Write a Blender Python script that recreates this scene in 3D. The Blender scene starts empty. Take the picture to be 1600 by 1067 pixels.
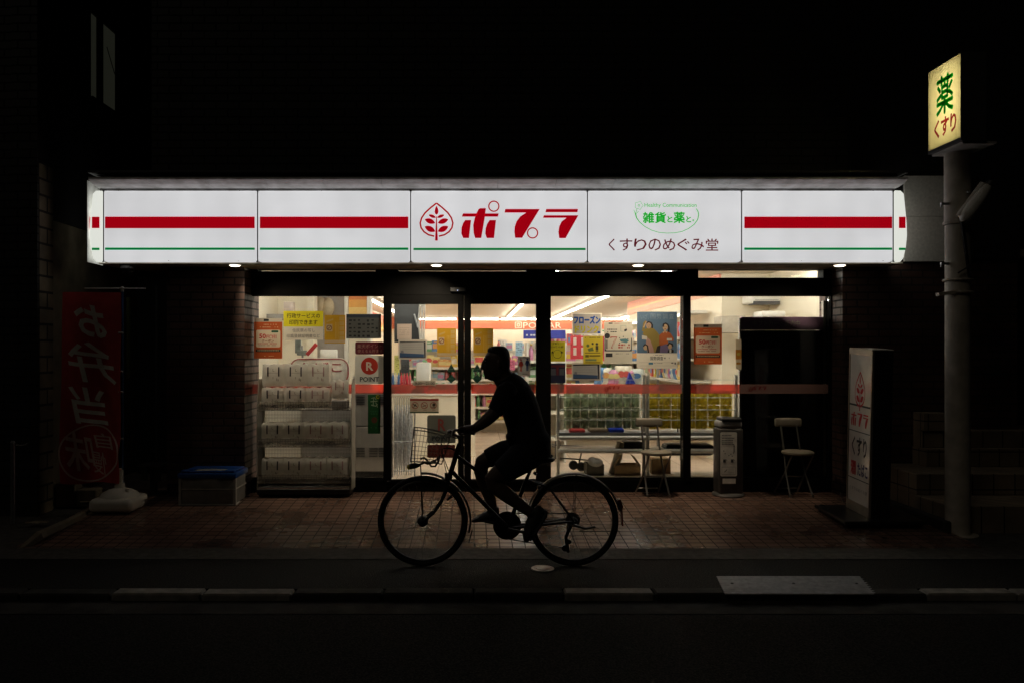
import bpy, bmesh, math, random
from mathutils import Vector, Matrix
random.seed(7)
R = math.radians
SC = bpy.context.scene
COL = SC.collection

# ---------------------------------------------------------------- camera, sky, exposure
F, VX, VY, CAMZ = 1244.0, 740.0, 549.0, 1.6
cam = bpy.data.cameras.new("camera"); camo = bpy.data.objects.new("camera", cam); COL.objects.link(camo)
camo.location = (0, 0, CAMZ); camo.rotation_euler = (R(90), 0, 0)
cam.sensor_width = 36.0; cam.lens = 36.0 * F / 1600.0
cam.shift_x = 60 / 1600.0; cam.shift_y = 15.5 / 1600.0
cam.clip_start = 0.05; cam.clip_end = 500
SC.camera = camo
w = bpy.data.worlds.new("World"); SC.world = w; w.use_nodes = True
nt = w.node_tree
sky = nt.nodes.new("ShaderNodeTexSky"); sky.sky_type = 'NISHITA'; sky.sun_disc = False
sky.sun_elevation = R(-9.0); sky.sun_rotation = R(200)
hsv = nt.nodes.new("ShaderNodeHueSaturation"); hsv.inputs['Saturation'].default_value = 0.15
nt.links.new(sky.outputs[0], hsv.inputs['Color'])
nt.links.new(hsv.outputs[0], nt.nodes['Background'].inputs['Color'])
nt.nodes['Background'].inputs['Strength'].default_value = 0.05
SC.view_settings.view_transform = 'Standard'; SC.view_settings.look = 'None'
SC.view_settings.exposure = 0.0; SC.view_settings.gamma = 1.0
try:
    SC.cycles.use_denoising = True
    SC.cycles.max_bounces = 12; SC.cycles.diffuse_bounces = 5; SC.cycles.glossy_bounces = 4
    SC.cycles.transparent_max_bounces = 24; SC.cycles.transmission_bounces = 6
    SC.cycles.sample_clamp_indirect = 4.0; SC.cycles.caustics_reflective = False; SC.cycles.caustics_refractive = False
except Exception:
    pass

sl = bpy.data.lights.new("street_fill", 'SUN'); sl.energy = 0.05; sl.angle = R(20); sl.color = (1.0, .88, .70)      # weak fill added to lift the fronts, standing for street glow
so = bpy.data.objects.new("street_fill", sl); COL.objects.link(so); so.rotation_euler = Vector((.5, .55, -.67)).to_track_quat('-Z', 'Y').to_euler()
DOWN_W = (52.0, 68.0, 80.0, 27.0)     # the downlights under the sign
PHARM_L = 9.5       # tube inside the pharmacy sign
TUBE = 35.0         # fluorescent tubes in the shop

# ---------------------------------------------------------------- helpers
def P(px, py, Y):
    return Vector(((px - VX) / F * Y, Y, CAMZ - (py - VY) / F * Y))

class MB:
    """collects shapes; build() links them as ONE mesh object"""
    def __init__(s): s.b = bmesh.new()
    def poly(s, pts):
        vs = [s.b.verts.new(p) for p in pts]
        try: return s.b.faces.new(vs)
        except ValueError: return None
    def mesh(s, verts, faces):
        vs = [s.b.verts.new(p) for p in verts]
        for f in faces:
            try: s.b.faces.new([vs[i] for i in f])
            except ValueError: pass
        return s
    def box(s, x0, x1, y0, y1, z0, z1, bev=0.0, seg=2):
        g = bmesh.new()
        bmesh.ops.create_cube(g, size=1)
        for v in g.verts:
            v.co = Vector(((x0 + x1) / 2 + v.co.x * (x1 - x0), (y0 + y1) / 2 + v.co.y * (y1 - y0), (z0 + z1) / 2 + v.co.z * (z1 - z0)))
        if bev > 0:
            bmesh.ops.bevel(g, geom=g.edges[:], offset=bev, segments=seg, affect='EDGES', profile=0.5)
        s._join(g); return s
    def _join(s, g, mat=None):
        g.verts.index_update()
        vs = [s.b.verts.new(mat @ v.co if mat else v.co) for v in g.verts]
        for f in g.faces:
            try: s.b.faces.new([vs[v.index] for v in f.verts])
            except ValueError: pass
        g.free()
    def xbox(s, mat, sx, sy, sz, bev=0.0):
        g = bmesh.new(); bmesh.ops.create_cube(g, size=1)
        for v in g.verts: v.co = Vector((v.co.x * sx, v.co.y * sy, v.co.z * sz))
        if bev > 0: bmesh.ops.bevel(g, geom=g.edges[:], offset=bev, segments=2, affect='EDGES', profile=0.5)
        s._join(g, mat); return s
    def tube(s, pts, r, n=8, cap=True, close=False):
        pts = [Vector(p) for p in pts]; N = len(pts)
        rr = r if isinstance(r, (list, tuple)) else [r] * N
        prev = None; rings = []
        for i, p in enumerate(pts):
            if close: t = pts[(i + 1) % N] - pts[i - 1]
            else: t = pts[min(i + 1, N - 1)] - pts[max(i - 1, 0)]
            t.normalize()
            if prev is None:
                u = t.orthogonal().normalized()
            else:
                u = prev - t * prev.dot(t)
                u = u.normalized() if u.length > 1e-6 else t.orthogonal().normalized()
            prev = u; v = t.cross(u)
            rings.append([s.b.verts.new(p + (u * math.cos(2 * math.pi * k / n) + v * math.sin(2 * math.pi * k / n)) * rr[i]) for k in range(n)])
        for i in range(N if close else N - 1):
            a, c = rings[i], rings[(i + 1) % N]
            for k in range(n):
                try: s.b.faces.new([a[k], a[(k + 1) % n], c[(k + 1) % n], c[k]])
                except ValueError: pass
        if cap and not close:
            s.b.faces.new(rings[0][::-1]); s.b.faces.new(rings[-1])
        return s
    def limb(s, rows, n=16):
        """rows: (centre, half thickness in the x-z plane across the path, half width along y); ellipse rings"""
        rows = [(Vector(c), a, b) for c, a, b in rows]; N = len(rows); rings = []
        for i, (c, a, b) in enumerate(rows):
            t = rows[min(i + 1, N - 1)][0] - rows[max(i - 1, 0)][0]; t.normalize()
            yv = Vector((0, 1, 0)); yv = (yv - t * yv.dot(t)).normalized(); u = yv.cross(t).normalized()
            rings.append([s.b.verts.new(c + u * a * math.cos(2 * math.pi * k / n) + yv * b * math.sin(2 * math.pi * k / n)) for k in range(n)])
        for i in range(N - 1):
            for k in range(n):
                s.b.faces.new([rings[i][k], rings[i][(k + 1) % n], rings[i + 1][(k + 1) % n], rings[i + 1][k]])
        s.b.faces.new(rings[0][::-1]); s.b.faces.new(rings[-1]); return s
    def ellipsoid(s, c, rx, ry, rz, mat=None, u=14, v=10):
        g = bmesh.new(); bmesh.ops.create_uvsphere(g, u_segments=u, v_segments=v, radius=1)
        for q in g.verts:
            p = Vector((q.co.x * rx, q.co.y * ry, q.co.z * rz)); q.co = (mat @ p if mat else p) + Vector(c)
        s._join(g); return s
    def lathe(s, c, prof, n=24, axis='Z'):
        c = Vector(c); rings = []
        for r, h in prof:
            ring = []
            for k in range(n):
                a = 2 * math.pi * k / n; x, y = r * math.cos(a), r * math.sin(a)
                ring.append(s.b.verts.new(c + (Vector((x, y, h)) if axis == 'Z' else Vector((x, h, y)))))
            rings.append(ring)
        for i in range(len(rings) - 1):
            for k in range(n):
                s.b.faces.new([rings[i][k], rings[i][(k + 1) % n], rings[i + 1][(k + 1) % n], rings[i + 1][k]])
        for ring, rv in ((rings[0], True), (rings[-1], False)):
            try: s.b.faces.new(ring[::-1] if rv else ring)
            except ValueError: pass
        return s
    def prism(s, pts, d):
        """closed polygon (3D points) pushed along vector d"""
        d = Vector(d); a = [s.b.verts.new(p) for p in pts]; c = [s.b.verts.new(Vector(p) + d) for p in pts]
        s.b.faces.new(a); s.b.faces.new(c[::-1])
        for i in range(len(a)):
            j = (i + 1) % len(a); s.b.faces.new([a[j], a[i], c[i], c[j]])
        return s
    # flat print helpers, photo pixels at plane Y
    def prect(s, x0, y0, x1, y1, Y):
        s.poly([P(x0, y1, Y), P(x1, y1, Y), P(x1, y0, Y), P(x0, y0, Y)]); return s
    def ppoly(s, pts, Y): s.poly([P(x, y, Y) for x, y in pts]); return s
    def pdisc(s, x, y, r, Y, n=24, ry=None):
        ry = r if ry is None else ry
        s.poly([P(x + r * math.cos(2 * math.pi * k / n), y - ry * math.sin(2 * math.pi * k / n), Y) for k in range(n)]); return s
    def pring(s, x, y, r0, r1, Y, n=28):
        o = [P(x + r1 * math.cos(2 * math.pi * k / n), y - r1 * math.sin(2 * math.pi * k / n), Y) for k in range(n)]
        i = [P(x + r0 * math.cos(2 * math.pi * k / n), y - r0 * math.sin(2 * math.pi * k / n), Y) for k in range(n)]
        for k in range(n): s.poly([i[k], o[k], o[(k + 1) % n], i[(k + 1) % n]])
        return s
    def pround(s, x0, y0, x1, y1, r, Y, n=5):
        pts = []
        for cx, cy, a0 in ((x1 - r, y0 + r, 0), (x0 + r, y0 + r, 90), (x0 + r, y1 - r, 180), (x1 - r, y1 - r, 270)):
            for k in range(n + 1):
                a = R(a0 + 90 * k / n); pts.append((cx + r * math.cos(a), cy - r * math.sin(a)))
        s.ppoly(pts, Y); return s
    def pbold(s, txt, x0, y0, x1, y1, Y, e, xf=None, dy=.00012):
        # heavy writing: the same outline laid five times, shifted by e
        for k, (ax, ay) in enumerate(((0, 0), (e, 0), (-e, 0), (0, e), (0, -e))):
            if xf: s.ptext(txt, x0 + ax, y0 + ay, x1 + ax, y1 + ay, Y, 0, xf=lambda a, b, k=k: xf(a, b) + Vector((-dy * k, 0, 0)))
            else: s.ptext(txt, x0 + ax, y0 + ay, x1 + ax, y1 + ay, Y - dy * k)
        return s
    def pstroke(s, pts, wd, Y, close=False):
        pts = [Vector((x, y)) for x, y in pts]; N = len(pts); L = []
        ww = wd if isinstance(wd, (list, tuple)) else [wd] * N
        for i, p in enumerate(pts):
            t = (pts[(i + 1) % N] - pts[i - 1]) if close else (pts[min(i + 1, N - 1)] - pts[max(i - 1, 0)])
            t.normalize(); nrm = Vector((-t.y, t.x)); L.append((p + nrm * ww[i] / 2, p - nrm * ww[i] / 2))
        for i in range(N if close else N - 1):
            a, c = L[i], L[(i + 1) % N]
            s.ppoly([a[0], a[1], c[1], c[0]], Y)
        return s
    def ptext(s, txt, x0, y0, x1, y1, Y, bold=0.0, mirror=False, xf=None):
        vs, fs = text_shape(txt, bold)
        out = []
        for u, v in vs:
            if mirror: u = 1 - u
            q = (x0 + u * (x1 - x0), y1 + v * (y0 - y1))
            if xf: out.append(xf(*q))
            else: out.append(P(q[0], q[1], Y))
        s.mesh(out, fs); return s
    def build(s, name, mat, parent=None, smooth=False, **props):
        me = bpy.data.meshes.new(name)
        bmesh.ops.recalc_face_normals(s.b, faces=s.b.faces[:])
        if smooth:
            for f in s.b.faces: f.smooth = True
        s.b.to_mesh(me); s.b.free()
        if smooth:
            try: me.set_sharp_from_angle(angle=R(40))
            except Exception: pass
        o = bpy.data.objects.new(name, me); COL.objects.link(o)
        if mat: me.materials.append(mat)
        if parent:
            base = Vector(parent.get("_base", (0, 0, 0)))
            if base.length: me.transform(Matrix.Translation(-base))
            o.parent = parent; o["_base"] = list(base)
        for k, v in props.items(): o[k] = v
        return o

_T = {}
def text_shape(txt, bold=0.0):
    """outline of writing, scaled to the unit square"""
    if (txt, bold) in _T: return _T[(txt, bold)]
    c = bpy.data.curves.new("writing", 'FONT'); c.body = txt; c.size = 1; c.resolution_u = 2; c.offset = bold
    o = bpy.data.objects.new("writing", c); COL.objects.link(o)
    bpy.context.view_layer.update()
    m = bpy.data.meshes.new_from_object(o.evaluated_get(bpy.context.evaluated_depsgraph_get()))
    xs = [v.co.x for v in m.vertices] or [0, 1]; ys = [v.co.y for v in m.vertices] or [0, 1]
    ax, bx, ay, by = min(xs), max(xs), min(ys), max(ys)
    res = ([((v.co.x - ax) / max(bx - ax, 1e-6), (v.co.y - ay) / max(by - ay, 1e-6)) for v in m.vertices], [tuple(p.vertices) for p in m.polygons])
    bpy.data.meshes.remove(m); bpy.data.objects.remove(o); bpy.data.curves.remove(c)
    _T[(txt, bold)] = res; return res

def thing(name, label, cat, loc=(0, 0, 0), group=None):
    o = bpy.data.objects.new(name, None); COL.objects.link(o); o.location = loc; o.empty_display_size = 0.1
    o["_base"] = list(loc); tag(o, label, cat, group); return o
def tag(o, label, cat, group=None):
    o["label"] = label; o["category"] = cat
    if group: o["group"] = group
    return o
def struct(o): o["kind"] = "structure"; return o
def dup(o, parent=None, off=None):
    c = o.copy(); COL.objects.link(c)
    if parent: c.parent = parent
    if off is not None: c.location = Vector(o.location) + Vector(off)
    for ch in list(o.children): dup(ch, c)
    return c

# ---------------------------------------------------------------- materials
_M = {}
def mat(name, col, rough=0.6, metal=0.0, var=0.15, scale=14.0, bump=0.0, bscale=60.0, spec=0.5, transl=0.0):
    key = (name, tuple(col), rough, transl)
    if key in _M: return _M[key]
    m = bpy.data.materials.new(name); m.use_nodes = True; n = m.node_tree; b = n.nodes['Principled BSDF']
    b.inputs['Roughness'].default_value = rough; b.inputs['Metallic'].default_value = metal
    b.inputs['Specular IOR Level'].default_value = spec
    g = n.nodes.new('ShaderNodeNewGeometry')
    t = n.nodes.new('ShaderNodeTexNoise'); t.inputs['Scale'].default_value = scale; t.inputs['Detail'].default_value = 5
    n.links.new(g.outputs['Position'], t.inputs['Vector'])
    r = n.nodes.new('ShaderNodeValToRGB'); r.color_ramp.elements[0].position = 0.3; r.color_ramp.elements[1].position = 0.7
    r.color_ramp.elements[0].color = [max(0, c * (1 - var)) for c in col[:3]] + [1]
    r.color_ramp.elements[1].color = [min(1, c * (1 + var * 0.7)) for c in col[:3]] + [1]
    n.links.new(t.outputs['Fac'], r.inputs['Fac']); n.links.new(r.outputs['Color'], b.inputs['Base Color'])
    if bump > 0:
        t2 = n.nodes.new('ShaderNodeTexNoise'); t2.inputs['Scale'].default_value = bscale; t2.inputs['Detail'].default_value = 4
        n.links.new(g.outputs['Position'], t2.inputs['Vector'])
        bp = n.nodes.new('ShaderNodeBump'); bp.inputs['Strength'].default_value = bump; bp.inputs['Distance'].default_value = 0.01
        n.links.new(t2.outputs['Fac'], bp.inputs['Height']); n.links.new(bp.outputs['Normal'], b.inputs['Normal'])
    if transl > 0:
        tr = n.nodes.new('ShaderNodeBsdfTranslucent'); n.links.new(r.outputs['Color'], tr.inputs['Color'])
        mx = n.nodes.new('ShaderNodeMixShader'); mx.inputs[0].default_value = transl
        n.links.new(b.outputs[0], mx.inputs[1]); n.links.new(tr.outputs[0], mx.inputs[2])
        n.links.new(mx.outputs[0], n.nodes['Material Output'].inputs['Surface'])
    _M[key] = m; return m
def emis(name, col, strength):
    key = (name, tuple(col), strength)
    if key in _M: return _M[key]
    m = bpy.data.materials.new(name); m.use_nodes = True; b = m.node_tree.nodes['Principled BSDF']
    b.inputs['Base Color'].default_value = [c * 0.5 for c in col[:3]] + [1]; b.inputs['Roughness'].default_value = 0.35
    b.inputs['Emission Color'].default_value = list(col[:3]) + [1]; b.inputs['Emission Strength'].default_value = strength
    if "acrylic" in name and "white" in name:     # aged diffuser: uneven glow put into the emission by noise
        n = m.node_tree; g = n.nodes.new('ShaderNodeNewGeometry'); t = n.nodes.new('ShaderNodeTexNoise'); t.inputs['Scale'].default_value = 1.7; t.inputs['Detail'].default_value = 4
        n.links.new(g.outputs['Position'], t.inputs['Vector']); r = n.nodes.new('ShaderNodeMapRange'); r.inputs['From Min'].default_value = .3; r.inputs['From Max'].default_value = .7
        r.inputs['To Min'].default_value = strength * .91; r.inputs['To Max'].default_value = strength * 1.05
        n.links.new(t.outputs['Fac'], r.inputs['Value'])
        # glow of lamp-module rows painted into the emission as soft waves
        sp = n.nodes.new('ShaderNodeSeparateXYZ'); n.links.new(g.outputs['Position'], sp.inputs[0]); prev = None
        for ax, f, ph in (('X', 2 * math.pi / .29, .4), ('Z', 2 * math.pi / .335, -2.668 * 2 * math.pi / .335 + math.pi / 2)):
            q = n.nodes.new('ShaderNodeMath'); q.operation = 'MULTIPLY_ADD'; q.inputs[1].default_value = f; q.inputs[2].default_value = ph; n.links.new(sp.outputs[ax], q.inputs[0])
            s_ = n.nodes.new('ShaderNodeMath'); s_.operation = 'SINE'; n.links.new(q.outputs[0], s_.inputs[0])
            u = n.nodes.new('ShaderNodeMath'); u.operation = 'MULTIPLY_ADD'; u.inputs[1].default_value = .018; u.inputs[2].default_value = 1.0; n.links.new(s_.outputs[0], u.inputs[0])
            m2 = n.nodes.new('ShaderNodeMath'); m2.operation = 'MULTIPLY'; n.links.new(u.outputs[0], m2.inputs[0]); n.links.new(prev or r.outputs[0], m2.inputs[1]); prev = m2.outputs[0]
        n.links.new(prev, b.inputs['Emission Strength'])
    _M[key] = m; return m
def paper(col, t=0.5): return mat("printed_paper", col, 0.5, var=0.04, spec=0.3, transl=t)
def ink(col, t=0.3):
    if max(col) < .1: t = .02
    return mat("printing_ink", col, 0.5, var=0.03, spec=0.3, transl=t)
def film(name, tint, body, opacity):
    m = bpy.data.materials.new(name); m.use_nodes = True; n = m.node_tree
    b = n.nodes['Principled BSDF']; b.inputs['Base Color'].default_value = list(body) + [1]; b.inputs['Roughness'].default_value = 0.45
    tr = n.nodes.new('ShaderNodeBsdfTransparent'); tr.inputs['Color'].default_value = list(tint) + [1]
    mx = n.nodes.new('ShaderNodeMixShader'); mx.inputs[0].default_value = opacity
    n.links.new(tr.outputs[0], mx.inputs[1]); n.links.new(b.outputs[0], mx.inputs[2])
    n.links.new(mx.outputs[0], n.nodes['Material Output'].inputs['Surface']); return m
def glass_mat():
    m = bpy.data.materials.new("window_glass"); m.use_nodes = True; n = m.node_tree
    gl = n.nodes.new('ShaderNodeBsdfGlossy'); gl.inputs['Roughness'].default_value = 0.02
    tr = n.nodes.new('ShaderNodeBsdfTransparent'); tr.inputs['Color'].default_value = (0.95, 0.97, 0.95, 1)
    fr = n.nodes.new('ShaderNodeFresnel'); fr.inputs['IOR'].default_value = 1.45
    mx = n.nodes.new('ShaderNodeMixShader')
    n.links.new(fr.outputs[0], mx.inputs[0]); n.links.new(tr.outputs[0], mx.inputs[1]); n.links.new(gl.outputs[0], mx.inputs[2])
    n.links.new(mx.outputs[0], n.nodes['Material Output'].inputs['Surface']); return m
def brick_mat(name, c1, c2, mortar, bw, bh, ms=0.012, offset=0.5, plane='XZ', rough=0.7, bump=0.6, noise=0.4):
    m = bpy.data.materials.new(name); m.use_nodes = True; n = m.node_tree; b = n.nodes['Principled BSDF']
    g = n.nodes.new('ShaderNodeNewGeometry'); sp = n.nodes.new('ShaderNodeSeparateXYZ'); n.links.new(g.outputs['Position'], sp.inputs[0])
    cb = n.nodes.new('ShaderNodeCombineXYZ')
    if plane == 'XY':
        n.links.new(sp.outputs['X'], cb.inputs['X']); n.links.new(sp.outputs['Y'], cb.inputs['Y'])
    else:
        ad = n.nodes.new('ShaderNodeMath'); n.links.new(sp.outputs['X'], ad.inputs[0]); n.links.new(sp.outputs['Y'], ad.inputs[1])
        n.links.new(ad.outputs[0], cb.inputs['X']); n.links.new(sp.outputs['Z'], cb.inputs['Y'])
    t = n.nodes.new('ShaderNodeTexBrick'); n.links.new(cb.outputs[0], t.inputs['Vector'])
    t.inputs['Color1'].default_value = list(c1) + [1]; t.inputs['Color2'].default_value = list(c2) + [1]; t.inputs['Mortar'].default_value = list(mortar) + [1]
    t.inputs['Scale'].default_value = 1; t.inputs['Brick Width'].default_value = bw; t.inputs['Row Height'].default_value = bh
    t.inputs['Mortar Size'].default_value = ms; t.inputs['Mortar Smooth'].default_value = 0.1; t.offset = offset
    ns = n.nodes.new('ShaderNodeTexNoise'); ns.inputs['Scale'].default_value = 3.0; ns.inputs['Detail'].default_value = 8
    n.links.new(g.outputs['Position'], ns.inputs['Vector'])
    rp = n.nodes.new('ShaderNodeValToRGB'); rp.color_ramp.elements[0].position = 0.35; rp.color_ramp.elements[1].position = 0.7
    rp.color_ramp.elements[0].color = (1 - noise, 1 - noise, 1 - noise, 1); rp.color_ramp.elements[1].color = (1.15, 1.12, 1.1, 1)
    n.links.new(ns.outputs['Fac'], rp.inputs['Fac'])
    mx = n.nodes.new('ShaderNodeMix'); mx.data_type = 'RGBA'; mx.blend_type = 'MULTIPLY'; mx.inputs['Factor'].default_value = 1
    n.links.new(t.outputs['Color'], mx.inputs['A']); n.links.new(rp.outputs['Color'], mx.inputs['B'])
    n.links.new(mx.outputs['Result'], b.inputs['Base Color'])
    mr = n.nodes.new('ShaderNodeMapRange'); mr.inputs['To Min'].default_value = rough; mr.inputs['To Max'].default_value = min(1, rough + 0.35)
    n.links.new(t.outputs['Fac'], mr.inputs['Value']); n.links.new(mr.outputs[0], b.inputs['Roughness'])
    ns2 = n.nodes.new('ShaderNodeTexNoise'); ns2.inputs['Scale'].default_value = 45; n.links.new(g.outputs['Position'], ns2.inputs['Vector'])
    ma = n.nodes.new('ShaderNodeMath'); ma.operation = 'MULTIPLY_ADD'; ma.inputs[1].default_value = -1.0
    n.links.new(t.outputs['Fac'], ma.inputs[0])
    mb = n.nodes.new('ShaderNodeMath'); mb.operation = 'MULTIPLY'; mb.inputs[1].default_value = 0.35; n.links.new(ns2.outputs['Fac'], mb.inputs[0])
    n.links.new(mb.outputs[0], ma.inputs[2])
    bp = n.nodes.new('ShaderNodeBump'); bp.inputs['Strength'].default_value = bump; bp.inputs['Distance'].default_value = 0.006
    n.links.new(ma.outputs[0], bp.inputs['Height']); n.links.new(bp.outputs['Normal'], b.inputs['Normal'])
    return m

def tile_mat():
    """square glazed paving tiles with a wide groove along the front and a narrow one across"""
    m = bpy.data.materials.new("paving_tile"); m.use_nodes = True; n = m.node_tree; b = n.nodes['Principled BSDF']
    g = n.nodes.new('ShaderNodeNewGeometry'); sp = n.nodes.new('ShaderNodeSeparateXYZ'); n.links.new(g.outputs['Position'], sp.inputs[0])
    def math_(op, a, v=None, c=None):
        q = n.nodes.new('ShaderNodeMath'); q.operation = op
        for i, x in enumerate((a, v, c)):
            if x is None: continue
            if isinstance(x, (int, float)): q.inputs[i].default_value = x
            else: n.links.new(x, q.inputs[i])
        return q.outputs[0]
    def groove(o, pitch, wd): return math_('LESS_THAN', math_('FRACT', math_('DIVIDE', o, pitch)), wd)
    gy = groove(sp.outputs['Y'], .105, .17); gx = groove(sp.outputs['X'], .105, .085)
    gr = math_('MAXIMUM', gy, gx)
    ix = math_('FLOOR', math_('DIVIDE', sp.outputs['X'], .105)); iy = math_('FLOOR', math_('DIVIDE', sp.outputs['Y'], .105))
    cb = n.nodes.new('ShaderNodeCombineXYZ'); n.links.new(ix, cb.inputs['X']); n.links.new(iy, cb.inputs['Y'])
    wn = n.nodes.new('ShaderNodeTexWhiteNoise'); n.links.new(cb.outputs[0], wn.inputs['Vector'])
    r = n.nodes.new('ShaderNodeValToRGB'); r.color_ramp.elements[0].color = (.15, .08, .055, 1); r.color_ramp.elements[1].color = (.24, .135, .095, 1)
    n.links.new(wn.outputs['Value'], r.inputs['Fac'])
    ns = n.nodes.new('ShaderNodeTexNoise'); ns.inputs['Scale'].default_value = 2.2; ns.inputs['Detail'].default_value = 8; n.links.new(g.outputs['Position'], ns.inputs['Vector'])
    st = n.nodes.new('ShaderNodeMapRange'); st.inputs['From Min'].default_value = .3; st.inputs['From Max'].default_value = .7; st.inputs['To Min'].default_value = .55; st.inputs['To Max'].default_value = 1.1
    n.links.new(ns.outputs['Fac'], st.inputs['Value'])
    mu = n.nodes.new('ShaderNodeMix'); mu.data_type = 'RGBA'; mu.blend_type = 'MULTIPLY'; mu.inputs['Factor'].default_value = 1
    n.links.new(r.outputs['Color'], mu.inputs['A']); n.links.new(st.outputs[0], mu.inputs['B'])
    mx = n.nodes.new('ShaderNodeMix'); mx.data_type = 'RGBA'; n.links.new(gr, mx.inputs['Factor']); n.links.new(mu.outputs['Result'], mx.inputs['A']); mx.inputs['B'].default_value = (.02, .016, .013, 1)
    n.links.new(mx.outputs['Result'], b.inputs['Base Color'])
    rg = math_('MULTIPLY_ADD', ns.outputs['Fac'], .25, .16); n.links.new(math_('MAXIMUM', rg, math_('MULTIPLY', gr, .9)), b.inputs['Roughness'])
    bp = n.nodes.new('ShaderNodeBump'); bp.inputs['Strength'].default_value = .7; bp.inputs['Distance'].default_value = .006
    n2 = n.nodes.new('ShaderNodeTexNoise'); n2.inputs['Scale'].default_value = 30; n.links.new(g.outputs['Position'], n2.inputs['Vector'])
    n.links.new(math_('MULTIPLY_ADD', n2.outputs['Fac'], .25, math_('MULTIPLY', gr, -1.0)), bp.inputs['Height']); n.links.new(bp.outputs['Normal'], b.inputs['Normal'])
    return m

M = dict(
    asphalt=mat("asphalt", (0.024, 0.022, 0.019), 0.8, var=0.85, scale=85, bump=1.0, bscale=110, spec=.12),
    concrete=mat("concrete", (0.26, 0.25, 0.23), 0.85, var=0.3, scale=9, bump=0.3, bscale=90),
    kerbc=mat("kerb_concrete", (0.045, 0.042, 0.037), 0.85, var=0.45, scale=7, bump=0.4, bscale=120, spec=.15),
    strip=mat("strip_concrete", (0.085, 0.078, 0.066), 0.8, var=0.4, scale=16, bump=0.6, bscale=120, spec=.2),
    tile=tile_mat(),
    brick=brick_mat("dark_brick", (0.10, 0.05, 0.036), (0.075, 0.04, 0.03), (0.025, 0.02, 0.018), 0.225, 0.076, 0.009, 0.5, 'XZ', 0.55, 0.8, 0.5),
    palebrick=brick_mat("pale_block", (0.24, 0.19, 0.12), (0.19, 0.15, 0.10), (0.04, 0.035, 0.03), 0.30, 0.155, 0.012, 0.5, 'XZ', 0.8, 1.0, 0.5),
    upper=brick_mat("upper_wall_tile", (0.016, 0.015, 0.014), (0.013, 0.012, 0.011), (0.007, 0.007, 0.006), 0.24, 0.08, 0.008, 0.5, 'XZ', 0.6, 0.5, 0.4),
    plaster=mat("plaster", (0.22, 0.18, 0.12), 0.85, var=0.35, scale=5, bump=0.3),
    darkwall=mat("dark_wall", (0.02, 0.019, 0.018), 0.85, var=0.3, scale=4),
    frame=mat("dark_window_frame", (0.004, 0.0038, 0.0035), 0.65, var=0.2, scale=20, spec=.04),
    soffit=mat("soffit_board", (0.62, 0.54, 0.42), 0.8, var=0.35, scale=6),
    cream=mat("interior_wall_paint", (0.84, 0.76, 0.61), 0.8, var=0.05, scale=3),
    ceilp=mat("ceiling_board", (0.72, 0.64, 0.53), 0.85, var=0.05, scale=5),
    floorp=brick_mat("shop_floor_tile", (0.70, 0.57, 0.46), (0.66, 0.54, 0.43), (0.48, 0.38, 0.3), 0.45, 0.45, 0.006, 0.0, 'XY', 0.28, 0.1, 0.12),
    white=mat("white_paint", (0.80, 0.77, 0.70), 0.45, var=0.06),
    offw=mat("off_white_plastic", (0.62, 0.58, 0.50), 0.5, var=0.1),
    grey=mat("grey_paint", (0.28, 0.27, 0.26), 0.5, var=0.1),
    dgrey=mat("dark_grey_paint", (0.06, 0.06, 0.062), 0.5, var=0.15),
    black=mat("black_plastic", (0.010, 0.010, 0.010), 0.45, var=0.2),
    chrome=mat("chrome", (0.55, 0.54, 0.52), 0.25, 1.0, var=0.1),
    steel=mat("galvanised_steel", (0.42, 0.42, 0.42), 0.42, 0.85, var=0.25, scale=30),
    pole=mat("pole_paint", (0.52, 0.47, 0.39), 0.6, var=0.25, scale=8, bump=0.1),
    glass=glass_mat(),
    card=mat("cardboard", (0.34, 0.23, 0.11), 0.85, var=0.15),
    wirew=mat("white_wire", (0.55, 0.53, 0.47), 0.4, 0.0, var=0.1),
    wired=mat("dark_wire", (0.10, 0.095, 0.085), 0.4, 0.6, var=0.2),
    tube=emis("fluorescent_tube", (1.0, 0.955, 0.875), TUBE),
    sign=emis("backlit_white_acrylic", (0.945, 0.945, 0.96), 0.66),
    signend=emis("backlit_end_acrylic", (0.92, 0.94, 0.86), 0.78),
    signred=emis("backlit_red_film", (1.0, 0.0, 0.015), 0.31),
    signgreen=emis("backlit_green_film", (0.0, 1.0, 0.22), 0.15),
    signlime=emis("backlit_lime_film", (0.01, 1.0, 0.05), 0.33),
    signmaroon=emis("backlit_maroon_film", (1.0, 0.02, 0.09), 0.07),
    pharm=emis("backlit_yellow_acrylic", (1.0, 0.77, 0.30), 0.36),
    pharmgreen=emis("backlit_dark_green_film", (0.0, 1.0, 0.08), 0.11),
    pharmred=emis("backlit_dark_red_film", (1.0, 0.02, 0.02), 0.09),
)
for k_, lo_, hi_ in (("asphalt", .43, .60),):
    for nd in M[k_].node_tree.nodes:
        if nd.type == 'VALTORGB': nd.color_ramp.elements[0].position = lo_; nd.color_ramp.elements[1].position = hi_; nd.color_ramp.elements[0].color = (.005, .0047, .004, 1); nd.color_ramp.elements[1].color = (.036, .033, .028, 1)
M['palekerb'] = mat("pale_kerb_concrete", (0.24, 0.22, 0.19), 0.85, var=0.4, scale=11, bump=0.4, bscale=120)
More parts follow.
